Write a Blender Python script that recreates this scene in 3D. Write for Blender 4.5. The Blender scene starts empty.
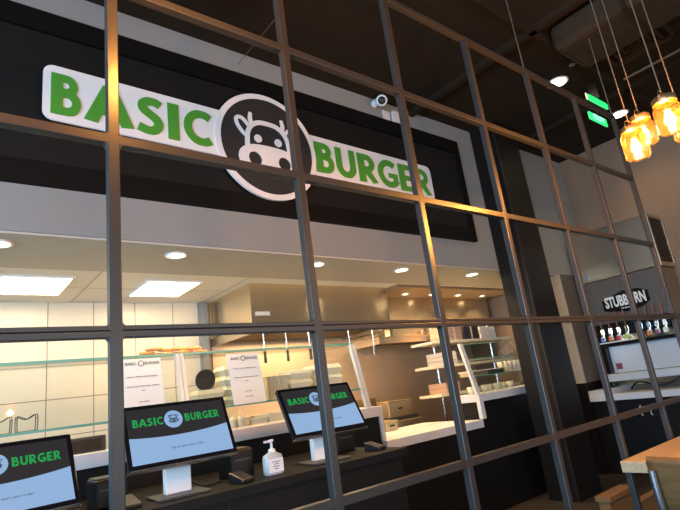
import bpy, math, random
from mathutils import Vector, Matrix
random.seed(7)
S = bpy.context.scene
COL = S.collection
PI = math.pi
R = math.radians
DZ = -0.18          # everything below is laid out with the floor at z = 0.18 and lowered at the end
FZ = 0.18

# ------------------------------------------------------------------ camera
cd = bpy.data.cameras.new('camera')
cam = bpy.data.objects.new('camera', cd)
COL.objects.link(cam)
S.camera = cam
cd.sensor_width = 36.0
cd.lens = 36.0 * 508.25 / 680.0
cd.clip_start = 0.05
yaw, pitch, roll = 6.98392181e-01, 2.64835203e-01, -1.34143047e-01
F = Vector((math.sin(yaw) * math.cos(pitch), math.cos(yaw) * math.cos(pitch), math.sin(pitch)))
R0 = Vector((math.cos(yaw), -math.sin(yaw), 0))
U0 = R0.cross(F)
Rt = math.cos(roll) * R0 + math.sin(roll) * U0
Up = -math.sin(roll) * R0 + math.cos(roll) * U0
cam.matrix_world = Matrix(((Rt.x, Up.x, -F.x, 0.2586), (Rt.y, Up.y, -F.y, -1.3369), (Rt.z, Up.z, -F.z, 1.45 + DZ), (0, 0, 0, 1)))

# ------------------------------------------------------------------ world, light, exposure
S.view_settings.view_transform = 'Standard'
S.view_settings.look = 'None'
S.view_settings.gamma = 1.0
S.view_settings.use_curve_mapping = False
S.view_settings.exposure = 0.85
S.cycles.transparent_max_bounces = 32
W = bpy.data.worlds.new('sky')
S.world = W
W.use_nodes = True
W.node_tree.nodes['Background'].inputs[0].default_value = (0.62, 0.76, 1.0, 1)
W.node_tree.nodes['Background'].inputs[1].default_value = 1.2

def area(name, loc, rot, sx, sy, power, color):
    l = bpy.data.lights.new(name, 'AREA'); l.shape = 'RECTANGLE'; l.size = sx; l.size_y = sy
    l.energy = power; l.color = color
    o = bpy.data.objects.new(name, l); COL.objects.link(o); o.location = loc; o.rotation_euler = rot
    return o
# daylight entering through the street windows (left wall and the wall behind the camera)
area('daylight_left_window', (-3.55, -1.6, 1.9), (0, R(-90), 0), 2.3, 4.4, 470, (0.38, 0.69, 1.0))
area('daylight_rear_window', (2.0, -5.85, 1.9), (R(90), 0, 0), 8.0, 2.3, 62, (1.0, 0.87, 0.66))

# ------------------------------------------------------------------ materials
def mat(name, col, rough=0.6, metal=0.0, var=0.0, scale=8.0, bump=0.0, emit=None, es=0.0, spec=0.5, stretch=(1, 1, 1)):
    m = bpy.data.materials.new(name); m.use_nodes = True
    nt = m.node_tree; b = nt.nodes['Principled BSDF']
    b.inputs['Base Color'].default_value = (*col, 1)
    b.inputs['Roughness'].default_value = rough
    b.inputs['Metallic'].default_value = metal
    b.inputs['Specular IOR Level'].default_value = spec
    if emit:
        b.inputs['Emission Color'].default_value = (*emit, 1); b.inputs['Emission Strength'].default_value = es
    if var or bump:
        tc = nt.nodes.new('ShaderNodeTexCoord'); mp = nt.nodes.new('ShaderNodeMapping')
        mp.inputs['Scale'].default_value = stretch
        nz = nt.nodes.new('ShaderNodeTexNoise'); nz.inputs['Scale'].default_value = scale; nz.inputs['Detail'].default_value = 4
        nt.links.new(tc.outputs['Object'], mp.inputs['Vector']); nt.links.new(mp.outputs['Vector'], nz.inputs['Vector'])
        if var:
            rp = nt.nodes.new('ShaderNodeMapRange'); rp.inputs['To Min'].default_value = 1 - var; rp.inputs['To Max'].default_value = 1 + var
            nt.links.new(nz.outputs['Fac'], rp.inputs['Value'])
            mx = nt.nodes.new('ShaderNodeVectorMath'); mx.operation = 'SCALE'
            mx.inputs[0].default_value = col
            nt.links.new(rp.outputs['Result'], mx.inputs['Scale']); nt.links.new(mx.outputs['Vector'], b.inputs['Base Color'])
        if bump:
            bp = nt.nodes.new('ShaderNodeBump'); bp.inputs['Strength'].default_value = bump; bp.inputs['Distance'].default_value = 0.01
            nt.links.new(nz.outputs['Fac'], bp.inputs['Height']); nt.links.new(bp.outputs['Normal'], b.inputs['Normal'])
    return m

def glass(name, tint=(0.93, 0.97, 0.95), ior=1.5, rough=0.02):
    m = bpy.data.materials.new(name); m.use_nodes = True; nt = m.node_tree; nt.nodes.clear()
    out = nt.nodes.new('ShaderNodeOutputMaterial'); mx = nt.nodes.new('ShaderNodeMixShader')
    tr = nt.nodes.new('ShaderNodeBsdfTransparent'); tr.inputs[0].default_value = (*tint, 1)
    gl = nt.nodes.new('ShaderNodeBsdfGlossy'); gl.inputs['Roughness'].default_value = rough
    lw = nt.nodes.new('ShaderNodeLayerWeight'); lw.inputs['Blend'].default_value = 0.5
    pw = nt.nodes.new('ShaderNodeMath'); pw.operation = 'POWER'; pw.inputs[1].default_value = 5.0
    ma = nt.nodes.new('ShaderNodeMath'); ma.operation = 'MULTIPLY_ADD'; f0 = ((ior - 1) / (ior + 1)) ** 2; ma.inputs[1].default_value = 1 - f0; ma.inputs[2].default_value = f0
    nt.links.new(lw.outputs['Facing'], pw.inputs[0]); nt.links.new(pw.outputs[0], ma.inputs[0]); nt.links.new(ma.outputs[0], mx.inputs[0])
    nt.links.new(tr.outputs[0], mx.inputs[1]); nt.links.new(gl.outputs[0], mx.inputs[2])
    nt.links.new(mx.outputs[0], out.inputs[0])
    return m

def tile_mat(name, col, grout, bw, bh, mortar=0.006, rough=0.35, axis='XZ', off=(0, 0), stagger=0.0):
    m = bpy.data.materials.new(name); m.use_nodes = True; nt = m.node_tree; b = nt.nodes['Principled BSDF']
    tc = nt.nodes.new('ShaderNodeTexCoord'); sp = nt.nodes.new('ShaderNodeSeparateXYZ'); cb = nt.nodes.new('ShaderNodeCombineXYZ')
    nt.links.new(tc.outputs['Object'], sp.inputs[0])
    nt.links.new(sp.outputs[axis[0]], cb.inputs['X']); nt.links.new(sp.outputs[axis[1]], cb.inputs['Y'])
    mp = nt.nodes.new('ShaderNodeMapping'); mp.inputs['Location'].default_value = (off[0], off[1], 0)
    nt.links.new(cb.outputs[0], mp.inputs[0])
    br = nt.nodes.new('ShaderNodeTexBrick'); br.offset = stagger; br.squash = 1.0
    br.inputs['Color1'].default_value = (*col, 1); br.inputs['Color2'].default_value = (*[c * 0.95 for c in col], 1)
    br.inputs['Mortar'].default_value = (*grout, 1); br.inputs['Scale'].default_value = 1.0
    br.inputs['Mortar Size'].default_value = mortar; br.inputs['Brick Width'].default_value = bw; br.inputs['Row Height'].default_value = bh
    nt.links.new(mp.outputs[0], br.inputs['Vector']); nt.links.new(br.outputs['Color'], b.inputs['Base Color'])
    b.inputs['Roughness'].default_value = rough
    return m

def wood_mat(name, c1, c2, plank=0.045, axis='XY', grain=(2, 30, 30), rough=0.4):
    m = bpy.data.materials.new(name); m.use_nodes = True; nt = m.node_tree; b = nt.nodes['Principled BSDF']
    tc = nt.nodes.new('ShaderNodeTexCoord'); mp = nt.nodes.new('ShaderNodeMapping'); mp.inputs['Scale'].default_value = grain
    nz = nt.nodes.new('ShaderNodeTexNoise'); nz.inputs['Scale'].default_value = 2.5; nz.inputs['Detail'].default_value = 6
    nt.links.new(tc.outputs['Object'], mp.inputs[0]); nt.links.new(mp.outputs[0], nz.inputs['Vector'])
    rp = nt.nodes.new('ShaderNodeValToRGB'); rp.color_ramp.elements[0].position = 0.3; rp.color_ramp.elements[1].position = 0.7
    rp.color_ramp.elements[0].color = (*c1, 1); rp.color_ramp.elements[1].color = (*c2, 1)
    nt.links.new(nz.outputs['Fac'], rp.inputs[0])
    if plank:
        sp = nt.nodes.new('ShaderNodeSeparateXYZ'); cb = nt.nodes.new('ShaderNodeCombineXYZ')
        nt.links.new(tc.outputs['Object'], sp.inputs[0]); nt.links.new(sp.outputs[axis[0]], cb.inputs['X']); nt.links.new(sp.outputs[axis[1]], cb.inputs['Y'])
        br = nt.nodes.new('ShaderNodeTexBrick'); br.inputs['Scale'].default_value = 1; br.inputs['Brick Width'].default_value = 0.5; br.inputs['Row Height'].default_value = plank
        br.inputs['Mortar Size'].default_value = 0.0008; br.inputs['Color1'].default_value = (1, 1, 1, 1); br.inputs['Color2'].default_value = (0.72, 0.7, 0.68, 1); br.inputs['Mortar'].default_value = (0.45, 0.4, 0.35, 1)
        nt.links.new(cb.outputs[0], br.inputs['Vector'])
        mx = nt.nodes.new('ShaderNodeMix'); mx.data_type = 'RGBA'; mx.blend_type = 'MULTIPLY'; mx.inputs[0].default_value = 0.8
        nt.links.new(rp.outputs[0], mx.inputs[6]); nt.links.new(br.outputs['Color'], mx.inputs[7]); nt.links.new(mx.outputs[2], b.inputs['Base Color'])
    else:
        nt.links.new(rp.outputs[0], b.inputs['Base Color'])
    b.inputs['Roughness'].default_value = rough
    return m

M = {}
M['bar'] = mat('blackened_steel', (0.042, 0.037, 0.034), 0.35, 0.4, var=0.15, scale=14, bump=0.06)
M['grey_paint'] = mat('grey_wall_paint', (0.215, 0.215, 0.205), 0.7, var=0.04, scale=2, bump=0.03)
M['taupe_paint'] = mat('taupe_wall_paint', (0.20, 0.130, 0.080), 0.7, var=0.05, scale=2, bump=0.03)
M['ceil_black'] = mat('dark_painted_ceiling', (0.017, 0.010, 0.0040), 0.9, spec=0.2, var=0.35, scale=1.3, bump=0.3)
M['duct'] = mat('wrapped_duct', (0.026, 0.018, 0.010), 0.85, spec=0.2, var=0.5, scale=9, bump=0.9)
M['black_panel'] = mat('black_sign_board', (0.0075, 0.0065, 0.006), 0.6, spec=0.2, var=0.1, scale=20)
M['black_frame'] = mat('black_board_frame', (0.003, 0.0025, 0.0022), 0.6, spec=0.15)
M['black_paint'] = mat('black_wall_paint', (0.005, 0.004, 0.0038), 0.5, spec=0.2, var=0.15, scale=6)
M['column'] = mat('dark_brown_column_cladding', (0.006, 0.0038, 0.003), 0.5, spec=0.25, var=0.2, scale=3)
M['black_lam'] = mat('black_laminate', (0.004, 0.0036, 0.0036), 0.5, spec=0.25, var=0.2, scale=30)
M['counter_top'] = mat('dark_counter_top', (0.008, 0.006, 0.005), 0.6, spec=0.1, var=0.7, scale=40)
M['white_stone'] = mat('white_solid_surface', (0.56, 0.56, 0.56), 0.35, var=0.03, scale=12)
M['soffit'] = mat('kitchen_soffit_paint', (0.42, 0.39, 0.33), 0.6, var=0.03, scale=2)
M['ceil_tile'] = tile_mat('kitchen_ceiling_tile', (0.72, 0.68, 0.60), (0.5, 0.46, 0.40), 1.22, 0.61, 0.012, 0.6, 'XY')
M['wall_tile'] = tile_mat('cream_wall_panel', (0.68, 0.61, 0.48), (0.22, 0.19, 0.15), 0.365, 0.30, 0.004, 0.25, 'XZ', (0.05, -0.215))
M['steel'] = mat('stainless_steel', (0.72, 0.58, 0.38), 0.24, 0.92, var=0.06, scale=1.6, bump=0.9, stretch=(1.6, 1.6, 0.35))
M['steel_rough'] = mat('brushed_steel', (0.60, 0.49, 0.36), 0.36, 0.95, var=0.08, scale=5, bump=0.05)
for _k in ('steel',):
    _nt = M[_k].node_tree; _b = _nt.nodes['Principled BSDF']; _tg = _nt.nodes.new('ShaderNodeTangent'); _tg.direction_type = 'RADIAL'; _tg.axis = 'Z'
    _nt.links.new(_tg.outputs[0], _b.inputs['Tangent']); _b.inputs['Anisotropic'].default_value = 0.7; _b.inputs['Anisotropic Rotation'].default_value = 0.25
M['steel_wall'] = mat('warm_steel_panel', (0.56, 0.43, 0.30), 0.38, 0.45, var=0.12, scale=2.5, bump=0.08)
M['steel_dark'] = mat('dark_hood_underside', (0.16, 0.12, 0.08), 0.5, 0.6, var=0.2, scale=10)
M['chrome'] = mat('chrome', (0.75, 0.76, 0.78), 0.15, 1.0)
M['alu'] = mat('satin_aluminium', (0.62, 0.63, 0.64), 0.4, 0.5)
M['glass'] = glass('clear_guard_glass', (0.965, 0.985, 0.975), 1.7)
M['glass_edge'] = mat('green_glass_edge', (0.10, 0.30, 0.22), 0.2)
M['pane'] = glass('window_pane', (0.95, 0.97, 0.98), 1.45)
M['sign_white'] = mat('white_acrylic_sign', (0.72, 0.67, 0.64), 0.4)
M['sign_black'] = mat('charcoal_vinyl', (0.022, 0.019, 0.018), 0.5)
M['green'] = mat('leaf_green_lettering', (0.065, 0.26, 0.025), 0.45)
M['white_plastic'] = mat('white_plastic', (0.70, 0.70, 0.70), 0.4)
M['black_plastic'] = mat('black_plastic', (0.006, 0.006, 0.0065), 0.4, spec=0.3)
M['clear_plastic'] = mat('clear_gel_plastic', (0.42, 0.45, 0.46), 0.15)
M['grey_plastic'] = mat('grey_plastic', (0.035, 0.035, 0.037), 0.45)
M['bezel'] = mat('black_glass_bezel', (0.006, 0.006, 0.007), 0.12)
M['scr_black'] = mat('lit_screen_black', (0.004, 0.004, 0.004), 0.3, spec=0.15, emit=(0.035, 0.035, 0.040), es=0.35)
M['scr_blue'] = mat('lit_screen_pale_blue', (0.02, 0.02, 0.02), 0.2, emit=(0.34, 0.56, 0.90), es=0.42)
M['scr_green'] = mat('lit_screen_green', (0.01, 0.02, 0.01), 0.2, emit=(0.01, 0.42, 0.09), es=0.40)
M['scr_text'] = mat('lit_screen_dark_text', (0.01, 0.01, 0.01), 0.2, emit=(0.05, 0.08, 0.13), es=0.6)
M['paper'] = mat('white_paper', (0.56, 0.54, 0.52), 0.8)
M['ink'] = mat('grey_ink', (0.12, 0.11, 0.11), 0.8)
M['foam'] = mat('cream_foam', (0.74, 0.66, 0.50), 0.7, var=0.04, scale=30)
M['cream_bin'] = mat('cream_plastic', (0.75, 0.66, 0.48), 0.5, var=0.08, scale=20)
M['bread'] = mat('golden_bread', (0.62, 0.30, 0.10), 0.7, var=0.35, scale=25, bump=0.3)
M['card'] = mat('cardboard', (0.52, 0.33, 0.22), 0.8, var=0.1, scale=14)
M['card_white'] = mat('white_card', (0.72, 0.64, 0.52), 0.8)
M['dark_pan'] = mat('seasoned_iron', (0.03, 0.03, 0.032), 0.4, 0.3)
M['table_wood'] = wood_mat('butcher_block', (0.40, 0.29, 0.17), (0.52, 0.40, 0.25), 0.05, 'XY')
M['ply'] = wood_mat('bent_plywood', (0.12, 0.062, 0.022), (0.17, 0.090, 0.034), 0, grain=(3, 3, 25))
M['floor'] = tile_mat('tan_floor_tile', (0.045, 0.035, 0.027), (0.02, 0.017, 0.014), 0.61, 0.305, 0.006, 0.4, 'XY', stagger=0.5)
M['kfloor'] = tile_mat('quarry_tile', (0.16, 0.07, 0.04), (0.1, 0.08, 0.07), 0.15, 0.15, 0.006, 0.5, 'XY')
M['jar'] = glass('jar_glass', (1.0, 0.80, 0.52), 1.6, 0.15)
_nt = M['jar'].node_tree; _o = [n for n in _nt.nodes if n.type == 'OUTPUT_MATERIAL'][0]; _s = _o.inputs[0].links[0].from_socket
_t = _nt.nodes.new('ShaderNodeBsdfTranslucent'); _t.inputs[0].default_value = (1.0, 0.62, 0.25, 1)
_x = _nt.nodes.new('ShaderNodeMixShader'); _x.inputs[0].default_value = 0.002
_nt.links.new(_s, _x.inputs[1]); _nt.links.new(_t.outputs[0], _x.inputs[2]); _nt.links.new(_x.outputs[0], _o.inputs[0])
M['copper'] = mat('aged_brass_cap', (0.45, 0.27, 0.12), 0.35, 0.9)
M['cord'] = mat('brown_cord', (0.10, 0.065, 0.035), 0.7)
M['bulb'] = mat('glowing_bulb', (1, 0.8, 0.5), 0.3, emit=(1.0, 0.66, 0.26), es=22)
M['troffer'] = mat('lit_diffuser', (0.9, 0.9, 0.85), 0.4, emit=(1.0, 0.80, 0.46), es=8)
M['down'] = mat('lit_downlight', (0.9, 0.9, 0.85), 0.4, emit=(1.0, 0.82, 0.52), es=12)
M['exit_green'] = mat('lit_exit_green', (0.02, 0.3, 0.08), 0.3, emit=(0.02, 0.75, 0.16), es=0.9)
M['exit_white'] = mat('lit_exit_lettering', (0.5, 0.8, 0.6), 0.3, emit=(0.25, 1.0, 0.5), es=0.9)
M['trim_white'] = mat('white_trim', (0.66, 0.64, 0.60), 0.5)
M['soda_face'] = mat('grey_machine_panel', (0.10, 0.088, 0.074), 0.5, 0.2)
M['ice_steel'] = mat('ice_machine_steel', (0.50, 0.41, 0.31), 0.3, 0.9, var=0.1, scale=2)
M['soda_black'] = mat('black_machine_panel', (0.004, 0.0035, 0.0035), 0.5, spec=0.15)
M['orange'] = mat('orange_tap_handle', (0.30, 0.09, 0.05), 0.4)
M['dark_metal'] = mat('dark_grille_metal', (0.03, 0.022, 0.018), 0.4, 0.5)
M['silver_paint'] = mat('silver_tube', (0.30, 0.31, 0.33), 0.3, 0.9)
_nt = M['bulb'].node_tree; _o = [n for n in _nt.nodes if n.type == 'OUTPUT_MATERIAL'][0]
_e = _nt.nodes.new('ShaderNodeEmission'); _e.inputs[0].default_value = (1.0, 0.60, 0.22, 1); _e.inputs[1].default_value = 7
_t = _nt.nodes.new('ShaderNodeBsdfTransparent'); _t.inputs[0].default_value = (.9, .9, .9, 1); _x = _nt.nodes.new('ShaderNodeAddShader')
_nt.links.new(_e.outputs[0], _x.inputs[0]); _nt.links.new(_t.outputs[0], _x.inputs[1]); _nt.links.new(_x.outputs[0], _o.inputs[0])
for n, c in dict(lab_blue=(0.10, 0.20, 0.55), lab_orange=(0.75, 0.18, 0.05), lab_red=(0.65, 0.03, 0.06), lab_green=(0.32, 0.55, 0.04), lab_teal=(0.10, 0.35, 0.42), lab_purple=(0.25, 0.07, 0.22), lab_white=(0.75, 0.75, 0.72), lab_maroon=(0.22, 0.02, 0.05)).items():
    M[n] = mat(n, c, 0.4)

# ------------------------------------------------------------------ mesh helpers
class MB:
    def __init__(s): s.v = []; s.f = []; s.mi = []; s.cur = 0; s.sm = []
    def add(s, vs, fs, smooth=False):
        k = len(s.v); s.v += [Vector(v) for v in vs]
        for f in fs: s.f.append([k + i for i in f]); s.mi.append(s.cur); s.sm.append(smooth)
        return s
    def box(s, a, b, rot=None, about=None):
        x0, y0, z0 = a; x1, y1, z1 = b
        vs = [Vector(p) for p in [(x0, y0, z0), (x1, y0, z0), (x1, y1, z0), (x0, y1, z0), (x0, y0, z1), (x1, y0, z1), (x1, y1, z1), (x0, y1, z1)]]
        if rot is not None:
            c = Vector(about) if about else sum(vs, Vector()) / 8
            vs = [rot @ (v - c) + c for v in vs]
        return s.add(vs, [(0, 3, 2, 1), (4, 5, 6, 7), (0, 1, 5, 4), (1, 2, 6, 5), (2, 3, 7, 6), (3, 0, 4, 7)])
    def cyl(s, p0, p1, r0, r1=None, n=16, caps=True):
        r1 = r0 if r1 is None else r1
        p0 = Vector(p0); p1 = Vector(p1); d = (p1 - p0).normalized()
        a = d.cross(Vector((0, 0, 1)) if abs(d.z) < 0.9 else Vector((1, 0, 0))).normalized(); b = d.cross(a)
        vs = [p + (a * math.cos(2 * PI * i / n) + b * math.sin(2 * PI * i / n)) * r for p, r in ((p0, r0), (p1, r1)) for i in range(n)]
        s.add(vs, [(i, (i + 1) % n, n + (i + 1) % n, n + i) for i in range(n)], True)
        if caps: s.add(vs[:n], [tuple(range(n))]); s.add(vs[n:], [tuple(reversed(range(n)))])
        return s
    def tube(s, pts, r, n=8):
        pts = [Vector(p) for p in pts]; rings = []; pa = None
        for i, p in enumerate(pts):
            d = (pts[min(i + 1, len(pts) - 1)] - pts[max(i - 1, 0)]).normalized()
            if pa is None: pa = d.cross(Vector((0, 0, 1)) if abs(d.z) < 0.9 else Vector((1, 0, 0))).normalized()
            a = (pa - d * pa.dot(d)).normalized(); pa = a; b = d.cross(a)
            rr = r[i] if isinstance(r, (list, tuple)) else r
            rings += [p + (a * math.cos(2 * PI * k / n) + b * math.sin(2 * PI * k / n)) * rr for k in range(n)]
        fs = [(i * n + k, i * n + (k + 1) % n, (i + 1) * n + (k + 1) % n, (i + 1) * n + k) for i in range(len(pts) - 1) for k in range(n)]
        s.add(rings, fs, True)
        s.add(rings[:n], [tuple(range(n))]); s.add(rings[-n:], [tuple(reversed(range(n)))])
        return s
    def lathe(s, prof, c=(0, 0, 0), n=24):
        c = Vector(c); vs = [c + Vector((r * math.cos(2 * PI * k / n), r * math.sin(2 * PI * k / n), z)) for r, z in prof for k in range(n)]
        fs = [(i * n + k, i * n + (k + 1) % n, (i + 1) * n + (k + 1) % n, (i + 1) * n + k) for i in range(len(prof) - 1) for k in range(n)]
        return s.add(vs, fs, True)
    def prism(s, poly, y0, y1):      # polygon in x,z extruded in y (front = y0)
        n = len(poly)
        vs = [(x, y0, z) for x, z in poly] + [(x, y1, z) for x, z in poly]
        return s.add(vs, [tuple(range(n)), tuple(reversed(range(n, 2 * n)))] + [(i, n + i, n + (i + 1) % n, (i + 1) % n) for i in range(n)])
    def stroke(s, pts, w, y0, y1, fx=lambda x, z: (x, z)):   # ribbon in x,z
        P = [Vector((p[0], p[1])) for p in pts]; L = []; Rr = []
        for i, p in enumerate(P):
            d = (P[min(i + 1, len(P) - 1)] - P[max(i - 1, 0)]).normalized(); nrm = Vector((-d.y, d.x))
            ww = (w[0] + (w[1] - w[0]) * i / (len(P) - 1)) if isinstance(w, tuple) else w
            L.append(p + nrm * ww / 2); Rr.append(p - nrm * ww / 2)
        for i in range(len(P) - 1):
            s.prism([fx(*L[i]), fx(*L[i + 1]), fx(*Rr[i + 1]), fx(*Rr[i])], y0, y1)
        return s
    def xf(s, m): s.v = [m @ v for v in s.v]; return s

def tag(o, label=None, cat=None, group=None, kind=None):
    if label: o['label'] = label
    if cat: o['category'] = cat
    if group: o['group'] = group
    if kind: o['kind'] = kind
    return o

def build(name, mb, m, parent=None, local=False, bevel=0.0, origin=None, seg=2):
    me = bpy.data.meshes.new(name)
    vs = mb.v
    if parent is not None and not local:
        off = Vector((0, 0, 0)); p = parent
        while p is not None: off += Vector(p.location); p = p.parent
        vs = [v - off for v in vs]; loc = Vector((0, 0, 0))
    elif parent is None:
        xs = [v.x for v in vs]; ys = [v.y for v in vs]; zs = [v.z for v in vs]
        loc = Vector(origin) if origin else Vector(((min(xs) + max(xs)) / 2, (min(ys) + max(ys)) / 2, min(zs)))
        vs = [v - loc for v in vs]
    else: loc = Vector((0, 0, 0))
    me.from_pydata([tuple(v) for v in vs], [], mb.f)
    for mm in (m if isinstance(m, list) else [m]): me.materials.append(mm)
    for p, i, sm in zip(me.polygons, mb.mi, mb.sm): p.material_index = i; p.use_smooth = sm
    me.validate(); me.update()
    o = bpy.data.objects.new(name, me); COL.objects.link(o); o.location = loc
    if parent is not None: o.parent = parent
    if bevel:
        b = o.modifiers.new('bevel', 'BEVEL'); b.width = bevel; b.segments = seg; b.limit_method = 'ANGLE'
    return o

def struct(name, mb, m, **k):
    # setting meshes keep the world origin so that their tiled materials stay put
    return tag(build(name, mb, m, origin=(0, 0, 0), **k), kind='structure')

def empty(name, loc, label=None, cat=None, group=None, rz=0.0, rx=0.0):
    o = bpy.data.objects.new(name, None); COL.objects.link(o); o.location = loc; o.rotation_euler = (rx, 0, rz)
    o.empty_display_size = 0.1
    return tag(o, label, cat, group)

def copy_tree(o, parent=None):
    c = o.copy(); COL.objects.link(c); c.parent = parent
    for ch in list(o.children): copy_tree(ch, c)
    return c

def text_mb(txt, size, y=0.0, x=0.0, z=0.0, depth=0.002, offset=0.0, sx=1.0, shear=0.0, align='CENTER'):
    cu = bpy.data.curves.new('t', 'FONT'); cu.body = txt; cu.size = size; cu.extrude = depth / 2; cu.offset = offset
    cu.align_x = align; cu.align_y = 'CENTER'; cu.resolution_u = 3
    o = bpy.data.objects.new('t', cu); COL.objects.link(o)
    dg = bpy.context.evaluated_depsgraph_get(); me = bpy.data.meshes.new_from_object(o.evaluated_get(dg))
    mb = MB()
    mb.add([(x + v.co.x * sx, y - v.co.z, z + v.co.y + shear * v.co.x * sx) for v in me.vertices], [tuple(p.vertices) for p in me.polygons])
    bpy.data.objects.remove(o); bpy.data.curves.remove(cu); bpy.data.meshes.remove(me)
    return mb

def arc(cx, cz, rx, rz, a0, a1, n=12):
    return [(cx + rx * math.cos(R(a0 + (a1 - a0) * i / n)), cz + rz * math.sin(R(a0 + (a1 - a0) * i / n))) for i in range(n + 1)]

def spline(P, n=6):
    o = []
    for i in range(len(P) - 1):
        p0 = P[max(i - 1, 0)]; p1 = P[i]; p2 = P[i + 1]; p3 = P[min(i + 2, len(P) - 1)]
        for k in range(n):
            t = k / n
            o.append(tuple(0.5 * (2 * b + (c - a) * t + (2 * a - 5 * b + 4 * c - d) * t * t + (-a + 3 * b - 3 * c + d) * t ** 3) for a, b, c, d in zip(p0, p1, p2, p3)))
    o.append(P[-1]); return o

# heavy humanist capitals drawn with strokes, cap height 1; returns (strokes, width)
LET = {
 'B': ([([(0.13, 0), (0.13, 1)], 0.26), ([(0.1, 0.905)] + arc(0.33, 0.735, 0.165, 0.17, 90, -90) + [(0.1, 0.565)], 0.19),
        ([(0.1, 0.535)] + arc(0.36, 0.315, 0.205, 0.22, 90, -90) + [(0.1, 0.095)], 0.2)], 0.67),
 'A': ([([(0.09, 0), (0.42, 1.0)], (0.25, 0.24)), ([(0.75, 0), (0.42, 1.0)], (0.25, 0.24)), ([(0.2, 0.3), (0.62, 0.3)], 0.15)], 0.84),
 'S': ([(spline([(0.55, 0.83), (0.42, 0.895), (0.27, 0.885), (0.155, 0.79), (0.175, 0.65), (0.31, 0.545), (0.45, 0.44), (0.515, 0.29), (0.43, 0.145), (0.28, 0.1), (0.05, 0.17)], 4), 0.215)], 0.64),
 'I': ([([(0.13, 0), (0.13, 1)], 0.26)], 0.26),
 'C': ([(arc(0.5, 0.5, 0.38, 0.4, 52, 308, 20), (0.22, 0.22))], 0.74),
 'U': ([([(0.12, 1), (0.12, 0.42)] + arc(0.38, 0.38, 0.26, 0.28, 180, 360) + [(0.64, 0.42), (0.64, 1)], 0.22)], 0.76),
 'R': ([([(0.13, 0), (0.13, 1)], 0.26), ([(0.1, 0.9)] + arc(0.35, 0.685, 0.2, 0.215, 90, -90) + [(0.1, 0.47)], 0.2), ([(0.28, 0.5), (0.62, -0.02)], 0.24)], 0.74),
 'G': ([(arc(0.5, 0.5, 0.38, 0.4, 50, 330, 20), 0.22), ([(0.46, 0.44), (0.86, 0.44)], 0.17), ([(0.76, 0.5), (0.76, 0.14)], 0.2)], 0.86),
 'E': ([([(0.13, 0), (0.13, 1)], 0.26), ([(0.1, 0.905), (0.54, 0.905)], 0.19), ([(0.1, 0.5), (0.5, 0.5)], 0.18), ([(0.1, 0.095), (0.56, 0.095)], 0.19)], 0.56),
}
def letter(mb, ch, x0, x1, z0, h, y0, y1, fx=None):
    st, w = LET[ch]
    def f(x, z):
        z = min(max(z, 0.0), 1.0)
        X, Z = x0 + (x1 - x0) * x / w, z0 + h * z
        return fx(X, Z) if fx else (X, Z)
    for k, (pts, ww) in enumerate(st):
        mb.stroke(pts, ww, y0 - 0.0002 * k * (y1 - y0 > 0.004), y1, f)
    return mb

def disc(mb, cx, cz, rx, rz, y0, y1, n=48, inner=None):
    if inner:
        a = arc(cx, cz, rx, rz, 0, 360, n); b = arc(cx, cz, rx * inner, rz * inner, 0, 360, n)
        for i in range(n): mb.prism([a[i], a[i + 1], b[i + 1], b[i]], y0, y1)
    else: mb.prism(arc(cx, cz, rx, rz, 0, 360, n)[:-1], y0, y1)
    return mb

# ------------------------------------------------------------------ the room (setting)
X0, X1, YR, YH, YK = -3.4, 7.25, -5.6, 1.8, 3.6
ZC, ZK = 4.25, 2.54
struct('floor', MB().box((X0 - .2, YR - .2, FZ - .1), (X1 + .2, 1.98, FZ)), M['floor'])
struct('floor_kitchen', MB().box((X0 - .2, 1.98, FZ - .1), (X1 + .2, YK + .2, FZ)), M['kfloor'])
struct('ceiling', MB().box((X0 - .2, YR - .2, ZC), (X1 + .2, YH + .3, ZC + .1)), M['ceil_black'])
struct('wall_header', MB().box((X0, YH, ZK + .005), (X1, YH + .2, ZC)), M['grey_paint'])
struct('wall_right', MB().box((X1, YR, FZ), (X1 + .15, YK, ZC)), M['taupe_paint'])
struct('wall_divider', MB().box((6.43, YH, 1.2), (X1, YH + .2, ZK + .005)), mat('shaded_taupe_paint', (0.10, 0.080, 0.062), 0.7, var=0.05, scale=2))  # weaker light on this wall section is put into its darker colour
struct('wall_divider_low', MB().box((6.40, YH, FZ), (X1, YH + .2, 1.2)), M['black_paint'])
struct('trim_1', MB().box((6.395, YH - .01, 1.2), (6.43, YH + .21, ZK)), M['soffit'])  # jamb face; its pale colour stands in for light from the kitchen
struct('ceiling_soffit', MB().box((X0, YH + .002, ZK - .01), (6.43, 2.5, ZK + .003)), M['soffit'])
struct('ceiling_kitchen', MB().box((X0, 2.5, ZK), (6.9, YK, ZK + .06)), M['ceil_tile'])
struct('wall_back', MB().box((X0, YK, FZ), (6.9, YK + .1, ZK + .1)), M['wall_tile'])
struct('wall_kitchen_right', MB().box((6.75, YH + .2, FZ), (6.9, YK, ZK + .06)), M['taupe_paint'])
struct('wall_kitchen_left', MB().box((X0 - .1, YH, FZ), (X0, YK, ZK + .1)), M['soffit'])
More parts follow.
